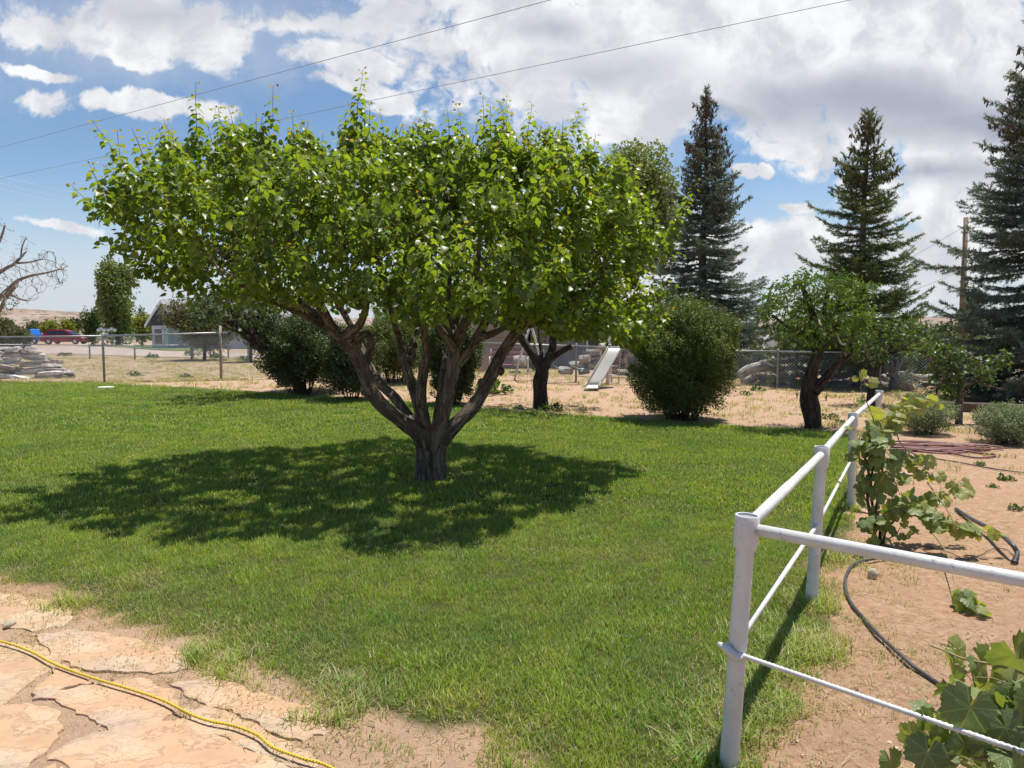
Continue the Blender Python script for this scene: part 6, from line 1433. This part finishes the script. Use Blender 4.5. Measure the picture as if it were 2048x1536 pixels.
for k, (px, py, lab) in enumerate(((1970, 806, 'dry brown brush heap on top of the sleeper edging, under the nearest spruce'), (2030, 806, 'dry brush heap at the right edge above the silvery shrub'), (1835, 800, 'thin dry brush beside the young apple tree trunk'))):
    c = atg(px, py); G = Geo(); r = np.random.default_rng(k+300)
    for q in range(110):
        a = r.uniform(0, 6.28); e = r.uniform(.1, 1.2); l = r.uniform(.15, .55); s = np.array([r.normal()*.3, r.normal()*.15, .02]); d = np.array([math.cos(a)*math.cos(e), math.sin(a)*math.cos(e), math.sin(e)]); G.tube([s, s+d*l*.5+r.normal(size=3)*.02, s+d*l], [.005, .004, .002], 3, cap=False)
    o = G.build('brush_heap', M['twig']if k == 2 else M['deadwood_brown']); o.location = c; tag(o, lab, 'brush')
# ------------------------------------------------------------ poles and wires
def utility_pole():
    b = at(1921, 700, 46); top = at(1932, 435, 46); O = Vector((b.x-.1, b.y, 0)); t = thing('utility_pole', 'weathered wooden utility pole left of the nearest spruce', 'utility pole', tuple(O)); G = Geo()
    G.tube([(0, 0, -.3), (.1, 0, 3), Vector(top)-O], [.19, .17, .135], 12, rough=.03); G.build('pole', M['deadwood_brown'], t)
    for z, dx in ((-.65, -.32), (-3.35, -.45)):
        c = Vector(top)-O+Vector((dx+(.0), -.1, z)); G = Geo(); G.tube([c, c+Vector((.1, 0, .0)), c+Vector((.3, .05, 0))], [.03, .07, .03], 8); G.build('insulator', simple('insulator', (.06, .05, .05), .4), t)
    return Vector(top)
TP = utility_pole()
def wire(nm, a, b, sag, r_, lab, mat='wire'):
    n = 48; P = [a.lerp(b, k/n)-Vector((0, 0, sag*4*(k/n)*(1-k/n))) for k in range(n+1)]; G = Geo(); O = P[0]; G.tube([p-O for p in P], r_, 5); o = G.build(nm, M[mat]); o.location = O; tag(o, lab, 'wire')
wire('service_wire', TP+Vector((-.3, -.1, -.65)), at(1530, 660, 44), .25, .016, 'upper black service wire running left and down from the utility pole')
wire('service_wire', TP+Vector((-.45, -.1, -3.35)), at(1560, 665, 44), .25, .014, 'lower black service wire running left and down from the utility pole')
wire('service_wire', TP+Vector((.1, 0, -.6)), at(2300, 432, 40), .1, .014, 'short wire running right from the utility pole into the spruce')
def ext(p, q, f): return p+(q-p)*f
a, b = atz(0, 295, 8.0), atz(1100, 0, 8.0); wire('overhead_wire', ext(a, b, -.9), ext(a, b, 2.0), .0, .0065, 'overhead cable crossing the sky above the big tree, upper of the two')
a, b = atz(0, 357, 8.0), atz(1700, 0, 8.0); wire('overhead_wire', ext(a, b, -.5), ext(a, b, 1.6), .0, .0065, 'overhead cable crossing the sky behind the tree top, lower of the two')
for k, (y0, y1, lab) in enumerate(((350, 401, 'top one of the pale distant wires at the left'), (364, 416, 'second of the pale distant wires at the left'), (375, 427, 'third of the pale distant wires at the left'), (397, 446, 'lowest of the pale distant wires at the left'))):
    wire('distant_wire', at(-120, y0-26, 80), at(420, y1+38, 120), .3, .02, lab, 'pale_wire')
# ------------------------------------------------------------ grapevines
def vine(label, canes, Y0fun, n_per_m, lsize, tmpl, mat, seed, stems=(), spread=.08, tints=(.2, .95), hang=.5, extra=(), tadd=0.0):
    O = Vector(canes[0][0][0] if False else stems[0][0][0]); O = Vector((O.x, O.y, 0)); r = np.random.default_rng(seed)
    t = thing('grapevine', label, 'grapevine', tuple(O)); G = Geo(); on = np.array(O)
    for P, rr in stems:
        Q = catmull([tuple(p) for p in P], 6); G.tube(Q-on, np.interp(np.linspace(0, 1, len(Q)), np.linspace(0, 1, len(rr)), rr), 7, rough=.14, seed=int(r.integers(99)), freq=18)
    G.build('trunk', M['bark'], t)
    C = Geo(); LM = []; LP = []; LT = []; pet = Geo()
    for P, n_, tr in canes:
        Q = catmull([tuple(p) for p in P], 8); C.tube(Q-on, np.linspace(.006, .0022, len(Q)), 6, cap=False)
        for k in range(int(n_*.85)):
            f = (k+r.random()*.6)/max(1, int(n_*.85)); q = np.array([np.interp(f*(len(Q)-1), np.arange(len(Q)), Q[:, c]) for c in range(3)])
            off = rdir(1, r)[0]; off[2] = off[2]*.6+.1; off *= spread*r.uniform(.5, 1.3); b = q+off
            fw = off/np.linalg.norm(off)*.7+np.array([0, -.15, -hang])+r.normal(size=3)*.35; nr = np.array([0.1, -.75, .75])+r.normal(size=3)*.45
            LM.append((fw, nr, lsize*r.uniform(.6, 1.2)*(1-.35*f**3))); LP.append(b); LT.append(np.clip(tr[0]+tadd+(tr[1]-tr[0])*(f**1.3)+r.normal()*.15, 0, 1)); C.tube([q-on, (q+b)/2-on+[0, 0, .01], b-on], .0016, 4, cap=False)
    for (p, s, fw, nr, ti) in extra: LM.append((np.array(fw, float), np.array(nr, float), s*1.08)); LP.append(np.array(p)); LT.append(ti)
    LF = Geo(); AX = axes(np.array([a for a, b, c in LM]), np.array([b for a, b, c in LM]), np.array([c for a, b, c in LM])); PP = np.array(LP)-on; TT = np.array(LT); kk = r.integers(0, len(GRAPE_V), len(PP))
    for k, tm in enumerate(GRAPE_V): LF.inst(tm, AX[kk == k], PP[kk == k], 0, TT[kk == k])
    C.build('canes', simple('cane', (.25, .19, .085), .7, var=.3), t); LF.build('leaves', M[mat], t)
    return t
def p_(px, py, Y): return at(px, py, Y)
Yv = 5.75
st = [([p_(1752, 1095, Yv), p_(1745, 1050, Yv), p_(1735, 1000, Yv), p_(1738, 950, Yv), p_(1728, 910, Yv), p_(1722, 880, Yv-.05)], [.018, .016, .013, .012, .010, .008]),
      ([p_(1758, 1095, Yv), p_(1760, 1050, Yv), p_(1745, 1010, Yv+.05), p_(1742, 960, Yv), p_(1755, 900, Yv)], [.016, .013, .012, .010, .008]),
      ([p_(1765, 1095, Yv), p_(1772, 1060, Yv), p_(1790, 1040, Yv)], [.013, .010, .008]), ([p_(1750, 1095, Yv), p_(1752, 1020, Yv-.05), p_(1762, 960, Yv), p_(1770, 900, Yv+.05)], [.010, .009, .008, .006])]
can = [([p_(1738, 950, Yv), p_(1725, 890, Yv), p_(1748, 855, Yv), p_(1738, 815, Yv), p_(1722, 780, Yv), p_(1726, 745, Yv-.02)], 20, (.3, .85)),
       ([p_(1735, 900, Yv), p_(1760, 870, Yv), p_(1790, 845, Yv), p_(1815, 820, Yv), p_(1840, 805, Yv), p_(1880, 808, Yv+.1)], 44, (.3, .85)),
       ([p_(1750, 900, Yv), p_(1775, 850, Yv+.1), p_(1800, 815, Yv+.1), p_(1830, 795, Yv+.1)], 22, (.4, .95)),
       ([p_(1740, 920, Yv), p_(1742, 890, Yv-.1), p_(1760, 880, Yv-.1), p_(1780, 905, Yv-.1), p_(1770, 950, Yv-.15)], 24, (.05, .5)),
       ([p_(1745, 980, Yv), p_(1765, 930, Yv), p_(1800, 915, Yv), p_(1835, 925, Yv), p_(1855, 945, Yv), p_(1862, 965, Yv)], 32, (.15, .8)),
       ([p_(1745, 1000, Yv), p_(1770, 960, Yv-.1), p_(1790, 965, Yv-.15), p_(1800, 990, Yv-.15)], 24, (.05, .6)),
       ([p_(1750, 1060, Yv), p_(1790, 1020, Yv-.1), p_(1830, 1025, Yv-.2), p_(1870, 1040, Yv-.25), p_(1910, 1052, Yv-.3), p_(1950, 1060, Yv-.32), p_(1985, 1068, Yv-.3)], 62, (.15, .7)),
       ([p_(1790, 1030, Yv), p_(1830, 1000, Yv), p_(1870, 1000, Yv), p_(1905, 985, Yv), p_(1925, 970, Yv)], 38, (.15, .75)),
       ([p_(1755, 1080, Yv), p_(1745, 1050, Yv-.2), p_(1735, 1045, Yv-.3), p_(1742, 1065, Yv-.35)], 10, (.3, .5)),
       ([p_(1760, 1085, Yv), p_(1790, 1070, Yv-.1), p_(1800, 1055, Yv-.15)], 10, (.05, .5)),
       ([p_(1735, 1000, Yv), p_(1728, 960, Yv), p_(1720, 920, Yv-.05), p_(1718, 880, Yv-.05), p_(1728, 860, Yv)], 16, (.0, .3)),
       ([p_(1855, 965, Yv), p_(1880, 1000, Yv-.2), p_(1900, 1030, Yv-.3), p_(1910, 1060, Yv-.35)], 0, (.3, .5)),
       ([p_(1860, 1060, Yv-.25), p_(1890, 1100, Yv-.6), p_(1903, 1140, Yv-.95), p_(1912, 1195, Yv-1.35)], 0, (.3, .5)),
       ([p_(1912, 1195, Yv-1.35), p_(1925, 1208, Yv-1.4), p_(1945, 1222, Yv-1.45), p_(1965, 1235, Yv-1.5)], 14, (.25, .8))]
vine('tall leafy grapevine with a gnarled stem beside the far railing posts', can, None, 0, .122, GRAPE, 'grape_leaf', 3, st, .075, tadd=.40)
# near vine at the lower right corner
Yn = 2.35
def n_(px, py, Y=Yn): return at(px, py, Y)
st = [([n_(2120, 1640, 2.2), n_(2080, 1560, 2.25), n_(2040, 1480, 2.3), n_(2020, 1400, 2.35)], [.016, .013, .010, .007]), ([n_(2150, 1600, 2.2), n_(2120, 1480, 2.3), n_(2100, 1380, 2.35)], [.014, .010, .007])]
can = [([n_(2030, 1450), n_(1980, 1430), n_(1935, 1440), n_(1890, 1460), n_(1860, 1490), n_(1840, 1530, 2.3)], 12, (.1, .5)),
       ([n_(2100, 1380, 2.4), n_(2040, 1345, 2.4), n_(1990, 1330, 2.42), n_(1930, 1318, 2.45), n_(1885, 1300, 2.5), n_(1862, 1292, 2.5)], 0, (.6, .9)),
       ([n_(2060, 1480), n_(2010, 1440, 2.3), n_(1970, 1400, 2.35), n_(1950, 1370, 2.4), n_(1945, 1350, 2.4)], 12, (.15, .7)),
       ([n_(2100, 1440, 2.3), n_(2050, 1400, 2.3), n_(2010, 1380, 2.35)], 9, (.1, .5)), ([n_(2080, 1560, 2.2), n_(2000, 1520, 2.2), n_(1930, 1520, 2.2), n_(1870, 1540, 2.2)], 9, (.1, .5))]
def lf(px, py, s, fw, nr, ti, Y=Yn): return (tuple(at(px, py, Y)), s, fw, nr, ti)
ex = [lf(1940, 1415, .150, (-.35, -.1, -.9), (-.1, -1, .35), .12, 2.2), lf(1990, 1405, .115, (.2, 0, -.9), (.1, -1, .5), .3, 2.3), lf(2010, 1455, .125, (.3, -.2, -.8), (-.2, -.9, .7), .25, 2.2), lf(1960, 1322, .115, (.5, .1, -.7), (.1, -.9, .5), .62, 2.45), lf(1915, 1300, .095, (.75, 0, -.5), (0, -.8, .7), .9, 2.5), lf(1975, 1365, .12, (-.2, .1, -.9), (.3, -1, .2), .85, 2.42), lf(2030, 1310, .16, (.3, .1, -.6), (-.2, -1, .3), .7, 2.4), lf(2040, 1290, .12, (.2, .0, .9), (.5, -.9, .2), .25, 2.4),
      lf(1900, 1470, .125, (.1, 0, -1), (.2, -1, .3), .75, 2.25), lf(1845, 1440, .10, (-.2, 0, -1), (.9, -.6, .2), .3, 2.3), lf(1870, 1440, .10, (.1, 0, -1), (-.8, -.6, .3), .35, 2.3), lf(1835, 1480, .07, (.1, 0, -1), (.1, -.9, .5), .8, 2.28), lf(1855, 1505, .115, (-.4, -.2, -.8), (-.1, -.9, .6), .1, 2.2), lf(1780, 1520, .085, (.1, -.1, -.9), (.2, -.8, .7), .5, 2.25), lf(1980, 1490, .12, (.2, -.1, -1), (0, -1, .4), .2, 2.2), lf(2040, 1520, .13, (.2, -.1, -1), (.2, -.8, .6), .15, 2.1), lf(1930, 1490, .12, (.2, 0, -1), (.3, -1, .3), .2, 2.22), lf(2060, 1400, .15, (-.1, -.1, -1), (.1, -.9, .6), .2, 2.25)]
vine('broad-leaved grapevine in the lower right corner, in front of the ribbed rail', can, None, 0, .135, GRAPE, 'grape_leaf', 8, st, .09, tadd=.28, hang=.6, extra=ex)
